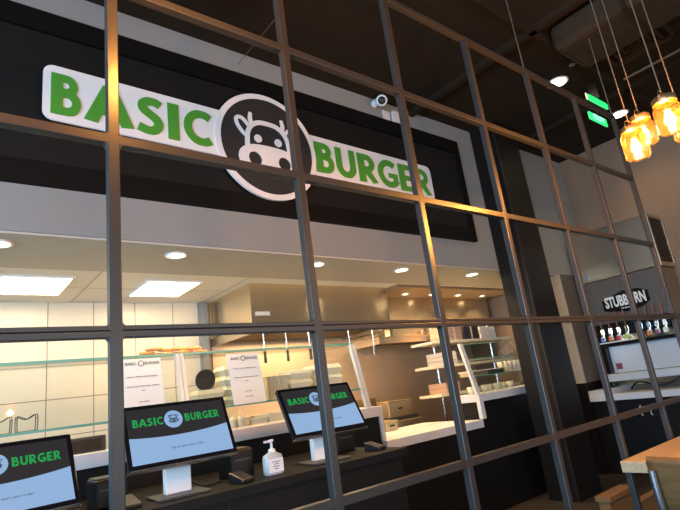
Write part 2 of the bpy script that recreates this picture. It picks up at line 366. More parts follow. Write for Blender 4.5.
# left wall with a wide street window
mb = MB().box((X0 - .15, YR, FZ), (X0, YH, .75)).box((X0 - .15, YR, 3.2), (X0, YH, ZC)).box((X0 - .15, YR, .75), (X0, -4.0, 3.2)).box((X0 - .15, .8, .75), (X0, YH, 3.2))
struct('wall_left', mb, M['grey_paint'])
def window(n, axis, a0, a1, z0, z1, pos, k):
    w = tag(empty('window_%d' % n, (0, 0, 0)), kind='structure')
    fr = MB(); t = .05
    def bx(m, u0, u1, za, zb, d=.05):
        if axis == 'y': m.box((pos - d, u0, za), (pos + d, u1, zb))
        else: m.box((u0, pos - d, za), (u1, pos + d, zb))
    bx(fr, a0, a1, z0, z0 + t); bx(fr, a0, a1, z1 - t, z1)
    for i in range(k + 1):
        u = a0 + (a1 - a0 - t) * i / k; bx(fr, u, u + t, z0 + t, z1 - t)
    build('window_frame', fr, M['black_plastic'], w)
    g = MB(); bx(g, a0 + t, a1 - t, z0 + t, z1 - t, .004); build('window_pane', g, M['pane'], w)
window(1, 'y', -4.0, .8, .75, 3.2, X0 - .08, 3)
mb = MB().box((X0, YR - .15, FZ), (X1, YR, .5)).box((X0, YR - .15, 3.2), (X1, YR, ZC)).box((X0, YR - .15, .5), (-2.2, YR, 3.2)).box((6.2, YR - .15, .5), (X1, YR, 3.2))
struct('wall_rear', mb, M['grey_paint'])
window(2, 'x', -2.2, 6.2, .5, 3.2, YR - .08, 5)

# knee wall between order area and kitchen: black face, white cap, lowered handoff opening
KX0, KX1 = 3.245, 4.62
mb = MB().box((X0, 2.0, FZ), (KX0, 2.28, 1.232)).box((KX0, 2.0, FZ), (KX1, 2.28, .955)).box((KX1, 2.0, FZ), (6.75, 2.28, 1.195))
struct('wall_knee', mb, M['black_lam'])
mb = MB().box((X0, 1.975, 1.232), (KX0 + .03, 2.30, 1.312)).box((KX0 - .005, 1.975, 1.03), (KX0 + .03, 2.02, 1.232)).box((KX1 - .03, 1.975, 1.03), (KX1 + .03, 2.02, 1.20)).box((KX1 - .03, 2.26, 1.03), (KX1 + .0, 2.30, 1.275)).box((KX1 - .03, 1.975, 1.195), (6.75, 2.30, 1.272))
struct('trim_2', mb, M['white_stone'], bevel=.004)
tag(build('handoff_counter', MB().box((KX0 + .032, 1.975, .955), (KX1 - .032, 2.78, 1.03)), M['white_stone'], bevel=.005), 'low white handoff counter in the gap of the black counter wall', 'counter')

# dark column
c = struct('trim_3', MB().box((5.15, 1.49, FZ), (5.62, 1.8, ZC)), M['column'])
tag(c)
struct('trim_4', MB().box((5.142, 1.482, FZ), (5.160, 1.50, ZC)), M['dark_metal'])

# ------------------------------------------------------------------ ceiling services
mb = MB()
for x in (-1.0, 4.13, 6.0): mb.box((x - .03, YR, ZC - .06), (x + .03, YH, ZC))
for y in (-2.6, -1.1, .33): mb.box((X0, y - .03, ZC - .06), (X1, y + .03, ZC))
struct('ceiling_beams', mb, M['ceil_black'])
def duct(a, b, label):
    d = empty('air_duct', (a[0], a[1], a[2]), label, 'duct')
    build('duct_body', MB().box(a, b), M['duct'], d, bevel=.06, seg=3)
    y = a[1] + .3
    while y < b[1] - .1: build('duct_strap', MB().box((a[0] - .012, y, a[2] - .012), (b[0] + .012, y + .03, b[2])), M['ceil_black'], d); y += .55
duct((4.22, -2.3, 3.98), (4.80, .25, 4.22), 'wide wrapped air duct ending near the square ceiling vent')
duct((1.0, -2.2, 3.99), (1.45, 1.2, 4.22), 'narrow wrapped air duct under the ceiling at the left')
v = empty('ceiling_vent', (5.1, -.1, 4.17), 'square dark louvred vent hung beside the wrapped duct', 'vent')
mb = MB()
for r_ in (.26, .19, .12, .05):
    mb.box((5.1 - r_, -.1 - r_, 4.15), (5.1 + r_, -.1 - r_ + .02, 4.2)).box((5.1 - r_, -.1 + r_ - .02, 4.15), (5.1 + r_, -.1 + r_, 4.2)).box((5.1 - r_, -.1 - r_, 4.15), (5.1 - r_ + .02, -.1 + r_, 4.2)).box((5.1 + r_ - .02, -.1 - r_, 4.15), (5.1 + r_, -.1 + r_, 4.2))
build('louvre', mb, M['duct'], v)
build('vent_box', MB().box((4.84, -.36, 4.2), (5.36, .16, 4.25)), M['ceil_black'], v)
def pipe(p, q, r_, label):
    tag(build('ceiling_conduit', MB().cyl(p, q, r_, n=10), M['cord']), label, 'pipe')
pipe((5.55, -2.0, 4.11), (5.55, .2, 4.11), .012, 'thin straight pipe under the ceiling above the hanging jar lamps')
pipe((2.06, 1.1, 4.10), (2.06, 1.75, 4.10), .0025, 'thin wire conduit on the ceiling at the upper left')
s = empty('sprinkler_head', (4.74, .33, 4.08), 'small metal sprinkler head on the dark ceiling', 'sprinkler')
build('stem', MB().cyl((4.74, .33, 4.085), (4.74, .33, ZC), .010), M['chrome'], s)
build('deflector', MB().cyl((4.74, .33, 4.085), (4.74, .33, 4.092), .028), M['chrome'], s)

def downlight(x, y, z, label, grp, r_=.075, power=0, spot=True):
    d = empty('recessed_light', (x, y, z), label, 'ceiling light', grp)
    mm = MB().lathe([(r_ + .018, 0), (r_ + .018, -.008), (r_, -.010), (r_ - .004, 0)], (x, y, z)); build('ring', mm, M['trim_white'], d)
    mm = MB().cyl((x, y, z - .004), (x, y, z - .002), r_ - .004, n=24); build('lens', mm, M['down'], d)
    if power:
        l = bpy.data.lights.new('downlight_beam', 'SPOT'); l.energy = power; l.color = (1, .74, .42); l.spot_size = R(120); l.spot_blend = .8; l.shadow_soft_size = .05
        o = bpy.data.objects.new('downlight_beam', l); COL.objects.link(o); o.parent = d; o.location = (0, 0, -.02)
    return d
downlight(5.17, .67, ZC - .001, 'round recessed light in the dark ceiling left of the green sign', 'ceiling downlights', .09, 25)
downlight(6.59, .66, ZC - .001, 'round recessed light in the dark ceiling beside the jar lamps', 'ceiling downlights', .09, 25)
for i, (x, l) in enumerate([(-1.0, 'soffit downlight out at the far left of the soffit'), (.53, 'soffit downlight at the left edge of the photo above the screens'), (1.57, 'soffit downlight to the right of the first tall grid bar'), (2.78, 'soffit downlight half hidden by a tall grid bar above the steel hood'), (3.80, 'soffit downlight above the right end of the steel hood'), (4.90, 'soffit downlight nearest the dark column')]):
    downlight(x, 1.99, ZK - .011, l, 'soffit downlights', .062, 36)
def troffer(x0, x1, y0, y1, label):
    t = empty('panel_light', ((x0 + x1) / 2, (y0 + y1) / 2, ZK - .02), label, 'ceiling light', 'kitchen panel lights')
    build('diffuser', MB().box((x0, y0, ZK - .012), (x1, y1, ZK - .002)), M['troffer'], t)
    fm = MB()
    for a, b in (((x0 - .02, y0 - .02), (x1 + .02, y0)), ((x0 - .02, y1), (x1 + .02, y1 + .02)), ((x0 - .02, y0), (x0, y1)), ((x1, y0), (x1 + .02, y1))):
        fm.box((a[0], a[1], ZK - .016), (b[0], b[1], ZK - .001))
    build('frame', fm, M['trim_white'], t)
troffer(.62, 1.06, 2.72, 3.25, 'lit square ceiling panel at the far left of the kitchen')
troffer(1.62, 2.06, 2.72, 3.25, 'lit square ceiling panel just left of the steel hood')
troffer(-.9, -.46, 2.72, 3.25, 'lit square ceiling panel beyond the left edge of the kitchen')

# exit sign: two green faces hung from the ceiling
e = empty('exit_sign', (5.5, .55, 4.03), 'small green lit EXIT sign on the dark ceiling', 'exit sign')
def exitface(x, y, z, w, h, tilt, nm, mt):
    mm = MB().box((x - w / 2, y - .008, z - h / 2), (x + w / 2, y + .008, z + h / 2))
    build(nm, mm, mt, e)
exitface(5.56, .50, 4.035, .44, .075, 0, 'housing', M['steel_rough'])
exitface(5.56, .488, 4.022, .42, .060, 0, 'lit_face', M['exit_green'])
exitface(5.74, .60, 3.925, .40, .085, 0, 'lit_plate', M['exit_green'])
build('lettering', text_mb('EXIT', .085, .585, 5.74, 3.922, .004, .001, 1.5), M['exit_white'], e)
build('hanger', MB().box((5.55, .46, 4.07), (5.57, .54, 4.25)), M['dark_metal'], e)
build('hanger', MB().cyl((5.74, .6, 3.96), (5.74, .6, 4.25), .008), M['dark_metal'], e)

# ------------------------------------------------------------------ steel grid partition
U_ = .62
H0 = 1.45
rowz = [H0 + v * U_ for v in (-1.351, -.4963, .3552, 1.2121, 2.0572, 2.9067)]
cols = [-3, -2, -1, 0, 1, 2, 3, 4, 5, 6, 7]
g = empty('grid_partition', (2.48, 0, FZ), 'tall black steel grid screen of square bars standing before the order counter', 'partition')
hb = .0150
for i in cols:
    x = i * U_
    build('upright_bar', MB().box((x - hb, -hb, FZ), (x + hb, hb, rowz[5] + hb)), M['bar'], g, bevel=.0025)
for k, z in enumerate(rowz):
    mm = MB(); xa, xb = cols[0] * U_, 7 * U_
    if k == 2:
        mm.box((xa, -hb + .0004, z - hb), (xb, hb - .0004, z + .0005)).box((xa, -hb + .0004, z + .0028), (xb, hb - .0004, z + hb)).box((xa, -hb + .004, z), (xb, hb - .004, z + .003))
    else: mm.box((xa, -hb + .0004, z - hb + .001), (xb, hb - .0004, z + hb - .001))
    build('cross_bar', mm, M['bar'], g, bevel=.002)
# small welded corner fillets at the joints
mm = MB()
for i in cols[3:]:
    for z in rowz[2:5]:
        for sx in (-1, 1):
            for sz in (-1, 1):
                if i == 7 and sx == 1: continue
                cx, cz = i * U_ + sx * hb, z + sz * (hb - .001); q = .009
                poly = [(cx, cz), (cx + sx * q, cz), (cx + sx * q * .35, cz + sz * q * .35), (cx, cz + sz * q)]
                if sx * sz < 0: poly.reverse()
                mm.prism(poly, -hb + .001, hb - .001)
build('weld_fillet', mm, M['bar'], g)
for i in (-1, 1, 3, 5, 7):
    build('hanging_wire', MB().cyl((i * U_, 0, rowz[5] + hb), (i * U_, 0, ZC - (0 if i != 5 else 0)), .0035, n=8), M['steel_rough'], g)
# partition runs on to the right wall only at eye level
build('wall_tie', MB().box((7 * U_ + hb, -hb + .001, rowz[2] - hb), (X1, hb - .001, rowz[2] + hb)).box((7 * U_ + hb, -hb + .001, rowz[1] - hb), (X1, hb - .001, rowz[1] + hb)), M['bar'], g)

# ------------------------------------------------------------------ sign
b = empty('sign_board', (2.45, YH, 2.83), 'long black framed board on the grey wall behind the burger sign', 'board')
PX0, PX1, PZ0, PZ1 = .15, 4.80, 2.83, 4.02
build('board_face', MB().box((PX0 + .05, YH - .02, PZ0 + .05), (PX1 - .05, YH, PZ1 - .05)), M['black_panel'], b)
fm = MB().box((PX0, YH - .045, PZ0), (PX1, YH, PZ0 + .14)).box((PX0, YH - .045, PZ1 - .15), (PX1, YH, PZ1)).box((PX0, YH - .045, PZ0 + .14), (PX0 + .1, YH, PZ1 - .15)).box((PX1 - .06, YH - .045, PZ0 + .14), (PX1, YH, PZ1 - .15))
build('board_frame', fm, M['black_frame'], b)
SY = 1.745
sg = empty('shop_sign', (2.44, SY, 3.0), 'white wall sign with green BASIC BURGER letters and a round cow head', 'sign')
def rrect(x0, x1, z0, z1, r_, slant=0):
    p = arc(x1 - r_, z1 - r_, r_, r_, 0, 90, 6) + arc(x0 + r_, z1 - r_, r_, r_, 90, 180, 6) + arc(x0 + r_, z0 + r_, r_, r_, 180, 270, 6) + arc(x1 - r_, z0 + r_, r_, r_, 270, 360, 6)
    return p
skew = lambda x: -.0135 * (x - .7)
pl = [(x, z + skew(x)) for x, z in rrect(.695, 4.190, 3.245, 3.625, .06)]
build('sign_plate', MB().prism(pl, SY - .012, SY), M['sign_white'], sg)
for x in (.85, 1.55, 2.9, 3.5, 4.05): build('standoff', MB().cyl((x, SY, 3.42), (x, 1.78, 3.42), .012), M['black_plastic'], sg)
CX, CZ, CR = 2.252, 3.391, .456
build('badge_ring', disc(MB(), CX, CZ, CR, CR, SY - .022, SY - .002, 64), M['sign_white'], sg)
build('badge_disc', disc(MB(), CX, CZ, CR - .047, CR - .047, SY - .026, SY - .020, 64), M['sign_black'], sg)
def cow(mb, cx, cz, s_, y0, y1):
    """white line drawing of a cow head, design radius 1 -> s_"""
    f = lambda x, z: (cx + x * s_, cz + z * s_)
    lw = .085; q0 = y0 - .0012; kk = [0]
    def st(P, w):
        kk[0] += 1; mb.stroke(P, w, y0 - .0004 * kk[0], y1, f)
    for sx in (-1, 1):
        ax = lambda P: [(sx * x, z) for x, z in P]
        st(ax(spline([(-.29, .33), (-.325, .45), (-.31, .58)], 4)), (.10, .06))        # horn
        st(ax(spline([(-.35, .30), (-.48, .43), (-.59, .41), (-.57, .28), (-.46, .14), (-.40, .13)], 5)), .065)   # ear
        st(ax(spline([(0, .43), (-.17, .415), (-.31, .33), (-.39, .19), (-.415, .0), (-.42, -.10)], 5)), lw)   # head outline
        c = f(sx * -.20, .105); disc(mb, c[0], c[1], .075 * s_, .075 * s_, y0, y1, 20)
    # muzzle: one white blob with two nostril holes, built from bars around the holes
    def muz(x):  # half height at x
        t = min(abs(x) / .60, 1); return .28 * math.sqrt(max(0, 1 - t ** 3.2))
    n = 60; hx, hr = .29, .128
    for k in range(n):
        a = -.60 + 1.20 * k / n; b_ = -.60 + 1.20 * (k + 1) / n
        zc = -.29
        segs = []
        def hole(x):
            d = abs(abs(x) - hx)
            return math.sqrt(hr * hr - d * d) if d < hr else 0
        for sgn in (1, -1):
            pa = [f(a, zc + sgn * muz(a)), f(b_, zc + sgn * muz(b_)), f(b_, zc + sgn * hole(b_)), f(a, zc + sgn * hole(a))]
            if sgn == 1: pa.reverse()
            mb.prism(pa, y0 - .0034, y1)
    return mb
build('cow_face', cow(MB(), CX - .005, CZ - .005, .455, SY - .031, SY - .025), M['sign_white'], sg)
LX = [('B', .737, .905), ('A', .93, 1.215), ('S', 1.238, 1.425), ('I', 1.452, 1.53), ('C', 1.562, 1.765), ('B', 2.708, 2.905), ('U', 2.928, 3.155), ('R', 3.185, 3.415), ('G', 3.425, 3.68), ('E', 3.707, 3.885), ('R', 3.925, 4.150)]
for ch, a, b_ in LX:
    lt = letter(MB(), ch, a, b_, 3.288 + skew(a), .282, SY - .019, SY - .011)
    o = build('letter', lt, M['green'], sg)

# security camera and two cards on the grey wall above the board
s = empty('security_camera', (3.58, YH, 4.13), 'small white security camera on the grey wall above the sign', 'camera')
build('mount', MB().cyl((3.60, YH, 4.19), (3.60, YH - .05, 4.19), .040).cyl((3.60, YH - .05, 4.19), (3.58, YH - .10, 4.16), .018), M['white_plastic'], s)
build('camera_body', MB().lathe([(0, .06), (.035, .055), (.052, .03), (.055, 0), (.055, -.05), (.050, -.06), (0, -.06)], (0, 0, 0), 24).xf(Matrix.Translation((3.575, YH - .13, 4.15)) @ Vector((.62, .62, .45)).to_track_quat('Z', 'Y').to_matrix().to_4x4()), M['white_plastic'], s)
build('lens', MB().lathe([(0, -.066), (.034, -.066), (.040, -.058), (0, -.058)], (0, 0, 0), 20).xf(Matrix.Translation((3.575, YH - .13, 4.15)) @ Vector((.62, .62, .45)).to_track_quat('Z', 'Y').to_matrix().to_4x4()), M['black_plastic'], s)
tag(build('wall_card', MB().box((3.70, YH - .012, 4.03), (3.79, YH, 4.15)), M['paper']), 'small white card beside the security camera', 'card')
tag(build('wall_card', MB().box((3.83, YH - .03, 4.04), (3.93, YH, 4.17)), M['paper']), 'small white card on the wall, right of the other card', 'card')

# ------------------------------------------------------------------ kitchen: hoods and steel wall
def hood(x0, x1, y0, z0, label, chamf=0):
    h = empty('extractor_hood', ((x0 + x1) / 2, y0, z0), label, 'extractor hood')
    mm = MB().box((x0, y0, z0 + .10), (x1, y0 + .012, ZK - .001)).box((x0, y0 + .012, z0 + .10), (x0 + .012, YK - .001, ZK - .001)).box((x1 - .012, y0 + .012, z0 + .10), (x1, YK - .001, ZK - .001))
    build('hood_shell', mm, M['steel'], h)
    lip = MB().box((x0 - .01, y0 - .01, z0 + .02), (x1 + .01, y0 + .03, z0 + .10)).box((x0 - .01, y0 + .03, z0 + .02), (x0 + .03, YK - .001, z0 + .10)).box((x1 - .03, y0 + .03, z0 + .02), (x1 + .01, YK - .001, z0 + .10))
    build('hood_lip', lip, M['steel_rough'], h)
    fl = MB(); n = int((x1 - x0 - .08) / .06)
    for k in range(n):
        xa = x0 + .04 + k * (x1 - x0 - .08) / n
        fl.box((xa, y0 + .05, z0 + .05), (xa + .035, YK - .05, z0 + .10))
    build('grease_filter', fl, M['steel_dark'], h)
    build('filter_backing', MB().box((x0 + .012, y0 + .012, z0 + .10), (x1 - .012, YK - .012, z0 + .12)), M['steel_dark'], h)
    return h
h1 = hood(2.53, 4.26, 2.72, 2.06, 'big stainless steel hood hanging behind the round burger sign')
build('label_plate', MB().box((2.57, 2.712, 2.235), (2.72, 2.722, 2.27)), M['paper'], h1)
l = bpy.data.lights.new('hood_lamp', 'AREA'); l.energy = 22; l.color = (1, .66, .34); l.shape = 'RECTANGLE'; l.size = 1.2; l.size_y = .5
o = bpy.data.objects.new('hood_lamp', l); COL.objects.link(o); o.parent = h1; o.location = (0, .35, .03)
h2 = hood(4.36, 6.6, 3.05, 1.93, 'stainless steel hood set farther back beside the dark column')
struct('ceiling_strip', MB().box((4.30, 2.56, ZK - .03), (6.6, 3.05, ZK + .0)), mat('brown_ceiling_strip', (.22, .15, .09), .5))
for x, l in ((4.72, 'small light over the back hood, leftmost of the row'), (5.2, 'small light over the back hood, second from the left'), (5.72, 'small light over the back hood, third from the left'), (6.25, 'small light over the back hood, next to the dark column')):
    downlight(x, 2.86, ZK - .031, l, 'small lights over the back hood', .035, 30)
tag(build('steel_wall_panel', MB().box((2.52, YK - .03, FZ), (6.72, YK - .002, 2.5)), M['steel_wall'], bevel=.002), 'tall stainless steel panel on the kitchen back wall under the hoods', 'wall panel')
tag(build('wall_chase', MB().box((2.40, YK - .08, FZ), (2.47, YK - .002, ZK - .002)), M['grey_paint']), 'narrow grey chase at the hood end of the cream panel wall', 'post')
tag(build('door_frame_post', MB().box((4.285, 2.78, 2.0), (4.325, 2.86, ZK - .002)), M['steel_rough']), 'thin steel post hanging between the two hoods', 'post')

# cooking line below the hoods
r_ = empty('cooking_range', (3.6, 3.2, FZ), 'stainless cooking range under the steel hood', 'range')
build('body', MB().box((2.7, 2.95, FZ), (4.78, YK - .04, 1.08)), M['steel_rough'], r_, bevel=.006)
build('griddle', MB().box((2.75, 3.0, 1.08), (4.75, YK - .08, 1.12)), M['dark_pan'], r_)
build('back_splash', MB().box((2.7, YK - .07, 1.08), (4.6, YK - .035, 1.35)), M['steel'], r_)

# prep table behind the knee wall (left part) carrying tubs
pt = empty('prep_table', (1.4, 2.7, FZ), 'stainless prep table behind the white topped counter wall', 'table')
build('table_top', MB().box((-1.6, 2.42, 1.20), (3.05, 2.92, 1.24)), M['steel_rough'], pt, bevel=.003)
for x in (-1.55, .7, 2.98):
    for y in (2.46, 2.86): build('leg', MB().cyl((x, y, FZ), (x, y, 1.20), .02), M['chrome'], pt)

# ------------------------------------------------------------------ glass guard
gy = lambda z: 1.995 + (z - 1.312) * .205
def gpanel(mb, x0, x1, z0, z1, off=0.0, th=.006):
    y0, y1 = gy(z0) + off, gy(z1) + off
    return mb.add([(x0, y0, z0), (x1, y0, z0), (x1, y1, z1), (x0, y1, z1), (x0, y0 + th, z0), (x1, y0 + th, z0), (x1, y1 + th, z1), (x0, y1 + th, z1)],
                  [(0, 1, 2, 3), (7, 6, 5, 4), (0, 4, 5, 1), (1, 5, 6, 2), (2, 6, 7, 3), (3, 7, 4, 0)])
def guard(x0, x1, zb, zt, label, posts, base, shelf=True):
    gg = empty('sneeze_guard', ((x0 + x1) / 2, 2.1, base), label, 'glass guard')
    xs = [x0] + list(posts) + [x1]
    for a, b_ in zip(xs[:-1], xs[1:]):
        if b_ - a < .2: continue
        p = build('glass_pane', gpanel(MB(), a + .035, b_ - .035, zb, zt), M['glass'], gg)
        e_ = MB(); gpanel(e_, a + .035, b_ - .035, zt - .001, zt + .004, -.001, .008); gpanel(e_, a + .035, b_ - .035, zb - .004, zb, -.001, .008)
        build('polished_edge', e_, M['glass_edge'], p)
    for x in posts:
        m2 = MB(); gpanel(m2, x - .026, x - .005, base + .002, zt + .01, -.012, .03); gpanel(m2, x + .005, x + .026, base + .002, zt + .01, -.012, .03)
        gpanel(m2, x - .004, x + .004, base + .002, zt + .01, -.004, .015)
        build('post', m2, M['alu'], gg)
    if shelf:
        m3 = MB()
        build('top_shelf', MB().box((x0, gy(zt) - .0, zt + .006), (x1, gy(zt) + .34, zt + .016)), M['glass'], gg)
        build('shelf_edge', MB().box((x0, gy(zt) - .004, zt + .005), (x1, gy(zt) - .0002, zt + .017)), M['glass_edge'], gg)
        build('mid_shelf', MB().box((x0, gy(zb) + .01, zb - .012), (x1, gy(zb) + .40, zb - .002)), M['glass'], gg)
        build('shelf_edge', MB().box((x0, gy(zb) + .004, zb - .014), (x1, gy(zb) + .0098, zb)), M['glass_edge'], gg)
    return gg
ZB, ZT = 1.475, 1.845
guard(-1.5, 3.16, ZB, ZT, 'long glass sneeze guard on steel posts left of the handoff counter', (-.15, 1.60, 3.14), 1.312)
guard(4.58, 6.55, 1.30, 1.78, 'glass sneeze guard on the raised counter next to the dark column', (4.60,), 1.272, False)

# menus taped on the glass
def glass_menu(x0, x1, z0, z1, label, lines):
    p = empty('paper_notice', ((x0 + x1) / 2, gy(z0) - .01, z0), label, 'paper')
    build('sheet', gpanel(MB(), x0, x1, z0, z1, -.004, .0015), M['paper'], p)
    xc = (x0 + x1) / 2; w = x1 - x0; h = z1 - z0
    def strip(t, sx, xo, zc, off=-.0045):
        return text_mb(t, sx, 0, xo, zc, .0006, 0.0)
    for t, size, xo, f in [('BASIC', .026, -.065, .90), ('BURGER', .026, .07, .90)] + lines:
        if isinstance(t, str): q = text_mb(t, size, 0, xc + xo, z0 + h * f, .0006, .0004)
        else:       # a line too small to read in the photo: word-shaped marks
            q = MB(); tot = sum(t) + .006 * (len(t) - 1); xx = xc - tot / 2
            for ww in t: q.box((xx, -.0003, z0 + h * f - size / 2), (xx + ww, .0003, z0 + h * f + size / 2)); xx += ww + .006
        build('printed_line', MB().add([(v.x, gy(v.z) - .0055 + v.y, v.z) for v in q.v], [tuple(f_) for f_ in q.f]), M['ink'], p)
    q = disc(MB(), xc, z0 + h * .90, .02, .02, 0, .0005, 20, .72)
    build('printed_badge', MB().add([(v.x, gy(v.z) - .0055 + v.y, v.z) for v in q.v], [tuple(f_) for f_ in q.f]), M['ink'], p)
glass_menu(1.215, 1.47, 1.535, 1.838, 'white printed notice taped on the glass above the middle screen', [((.030, .012, .038, .052, .034), .0042, 0, .62), ((.044, .022, .036, .026, .050), .0042, 0, .42), ((.026,), .0042, 0, .33), ((.022, .034), .0045, 0, .10)])
glass_menu(1.945, 2.205, 1.470, 1.832, 'white printed notice taped on the glass between the two right screens', [((.030, .012, .038, .052, .030), .0042, 0, .70), ((.044, .022, .036, .026, .046), .0042, 0, .52), ((.026,), .0042, 0, .44), ((.020, .030), .0045, 0, .24), ((.024, .028), .0045, 0, .14)])

# ------------------------------------------------------------------ food on and behind the guard
for k in range(9):
    x = 1.40 + .048 * k; a = R(random.uniform(-14, 14)); L = random.uniform(.055, .075); rr = random.uniform(.011, .014)
    lay = k % 2; zz = ZT + .0165 + rr + (.0255 if lay else 0); yy = 2.14 + .03 * ((k // 2) % 3)
    x += 0 if lay else .0
    pts = [(x - L * math.cos(a), yy - .02 - L * math.sin(a), zz), (x, yy, zz + .002), (x + L * math.cos(a), yy + .02 + L * math.sin(a), zz)]
    if not lay: yy += 0
    tag(build('breadstick', MB().tube([(p[0], p[1] + (.045 * (k % 4 // 2)), p[2]) for p in spline(pts, 4)], [.004] + [rr] * 7 + [.004], 8), M['bread']), 'golden breadstick in the loose pile on top of the glass guard', 'breadstick', 'breadsticks piled on the glass guard')

def clamshell(x, y, z, w, d, h, label, grp=None, tall=False):
    c_ = empty('takeout_box', (x, y, z), label, 'box', grp)
    def half(z0, z1, i0, i1):
        m_ = MB(); a = [(-w / 2 + i0, -d / 2 + i0), (w / 2 - i0, -d / 2 + i0), (w / 2 - i0, d / 2 - i0), (-w / 2 + i0, d / 2 - i0)]
        b__ = [(-w / 2 + i1, -d / 2 + i1), (w / 2 - i1, -d / 2 + i1), (w / 2 - i1, d / 2 - i1), (-w / 2 + i1, d / 2 - i1)]
        vs = [(x + p[0], y + p[1], z0) for p in a] + [(x + p[0], y + p[1], z1) for p in b__]
        return m_.add(vs, [(3, 2, 1, 0), (4, 5, 6, 7)] + [(i, (i + 1) % 4, 4 + (i + 1) % 4, 4 + i) for i in range(4)])
    build('base', half(z, z + h * .48, .018, 0), M['foam'], c_, bevel=.003)
    build('lid', half(z + h * .50, z + h, 0, .018), M['foam'], c_, bevel=.003)
    return c_
zs = ZB - .001
for k in range(2): clamshell(1.83, 2.22, zs + .064 * k, .21, .18, .063, 'cream foam box in the low stack right of the steel post, %s' % ('lower one', 'upper one')[k], 'low stack of foam boxes')
for k in range(4): clamshell(2.07, 2.26, zs + .072 * k, .24, .20, .071, 'cream foam box in the stack behind the right notice, %s' % ('lowest', 'second from below', 'third from below', 'topmost')[k], 'tall stack of foam boxes')
for j in range(7):
    x = 2.30 + j * .027
    m_ = MB().box((x - .003, 2.14, zs), (x + .003, 2.32, zs + .175)).box((x - .010, 2.14, zs + .165), (x + .010, 2.32, zs + .175)).box((x - .010, 2.14, zs), (x + .010, 2.15, zs + .17))
    tag(build('foam_tray', m_, M['foam'], bevel=.001), 'upright cream foam tray in the packed row between the right notice and screen', 'tray', 'upright foam trays left of the big boxes')
for k in range(3): clamshell(2.61, 2.24, zs + .070 * k, .22, .20, .069, 'cream foam box in the left of two stacks above the right screen, %s' % ('lowest', 'middle one', 'topmost')[k], 'foam boxes above the right screen')
for k in range(3): clamshell(2.90, 2.26, zs + .078 * k, .28, .22, .077, 'large cream foam box in the stack beside the right steel post, %s' % ('lowest', 'middle one', 'topmost')[k], 'large foam boxes by the post')

# dark round pan
p = empty('round_pan', (1.84, 2.25, zs + .128), 'dark round pan standing on the low stack of foam boxes', 'pan')
build('pan_bowl', MB().cyl((1.84, 2.24, zs + .200), (1.84, 2.275, zs + .207), .072, .060, 28), M['dark_pan'], p)
build('pan_rim', MB().cyl((1.84, 2.236, zs + .200), (1.84, 2.242, zs + .201), .076, .076, 28), M['dark_pan'], p)

# cream tubs on the prep table under the mid shelf
for k in range(9):
    x = 1.72 + .165 * k; hh = .115 + .02 * (k % 2)
    m_ = MB().box((x - .07, 2.46, 1.24), (x + .07, 2.72, 1.24 + hh))
    t_ = empty('food_tub', (x, 2.59, 1.24), 'cream food tub in the row on the prep table under the guard', 'tub', 'cream tubs under the glass guard')
    build('tub', m_, M['cream_bin'], t_, bevel=.01)
    build('rim', MB().box((x - .076, 2.452, 1.24 + hh - .012), (x + .076, 2.728, 1.24 + hh)), M['foam'], t_)
for x, lab in ((2.13, 'left'), (2.20, 'right')):
    sb = empty('squeeze_bottle', (x, 2.40, 1.24), 'white squeeze bottle among the cream tubs, %s one of the pair' % lab, 'bottle')
    build('body', MB().lathe([(0, 0), (.024, 0), (.026, .01), (.026, .12), (.014, .145), (0, .145)], (x, 2.44, 1.24)), M['foam'], sb)
    build('nozzle', MB().lathe([(.014, .145), (.011, .16), (.004, .20), (0, .20)], (x, 2.44, 1.24), 12), M['foam'], sb)
# utensils hanging from the hood lip
for x in (2.62, 2.86, 3.12, 3.62, 3.95):
    u = empty('hanging_utensil', (x, 2.68, 1.80), 'thin steel utensil hanging from the hood front edge', 'utensil', 'utensils hanging under the steel hood')
    build('handle', MB().cyl((x, 2.70, 1.90), (x, 2.70, 2.10), .004), M['chrome'], u)
    build('head', MB().box((x - .014, 2.695, 1.80), (x + .014, 2.705, 1.90)), M['chrome'], u)

# wire baskets at the left end
def wire_basket(x, label):
    wz = ZB - .001
    wb = empty('wire_rack', (x, 2.13, wz), label, 'wire rack', 'black wire racks on the glass shelf')
    m_ = MB()
    for y in (2.09, 2.17):
        top = [(x - .048, y, wz + .003), (x - .050, y, wz + .070), (x - .042, y, wz + .086), (x, y, wz + .068), (x + .040, y, wz + .090), (x + .050, y, wz + .074), (x + .048, y, wz + .003)]
        m_.tube(spline(top, 4), .0026, 6)
    for xx in (-.048, .048): m_.cyl((x + xx, 2.09, wz + .07), (x + xx, 2.17, wz + .07), .0022, n=6); m_.cyl((x + xx, 2.09, wz + .004), (x + xx, 2.17, wz + .004), .0022, n=6)
    build('wire_frame', m_, M['black_plastic'], wb)
    m_ = MB()
    for q in range(3): m_.cyl((x - .048, 2.10 + .03 * q, wz + .004), (x + .048, 2.10 + .03 * q, wz + .004), .0014, n=6)
    build('cross_wire', m_, M['black_plastic'], wb)
wire_basket(.592, 'left wire rack of the black pair on the glass shelf')
wire_basket(.716, 'right wire rack of the black pair on the glass shelf')
n_ = empty('napkin_holder', (1.02, 2.17, 1.312), 'dark napkin holder on the white counter cap by the first tall bar', 'napkin holder')
build('housing', MB().box((.90, 2.14, 1.312), (1.14, 2.26, 1.40)), M['grey_plastic'], n_, bevel=.008)
build('face_plate', MB().box((.93, 2.133, 1.325), (1.11, 2.14, 1.385)), M['dark_metal'], n_)

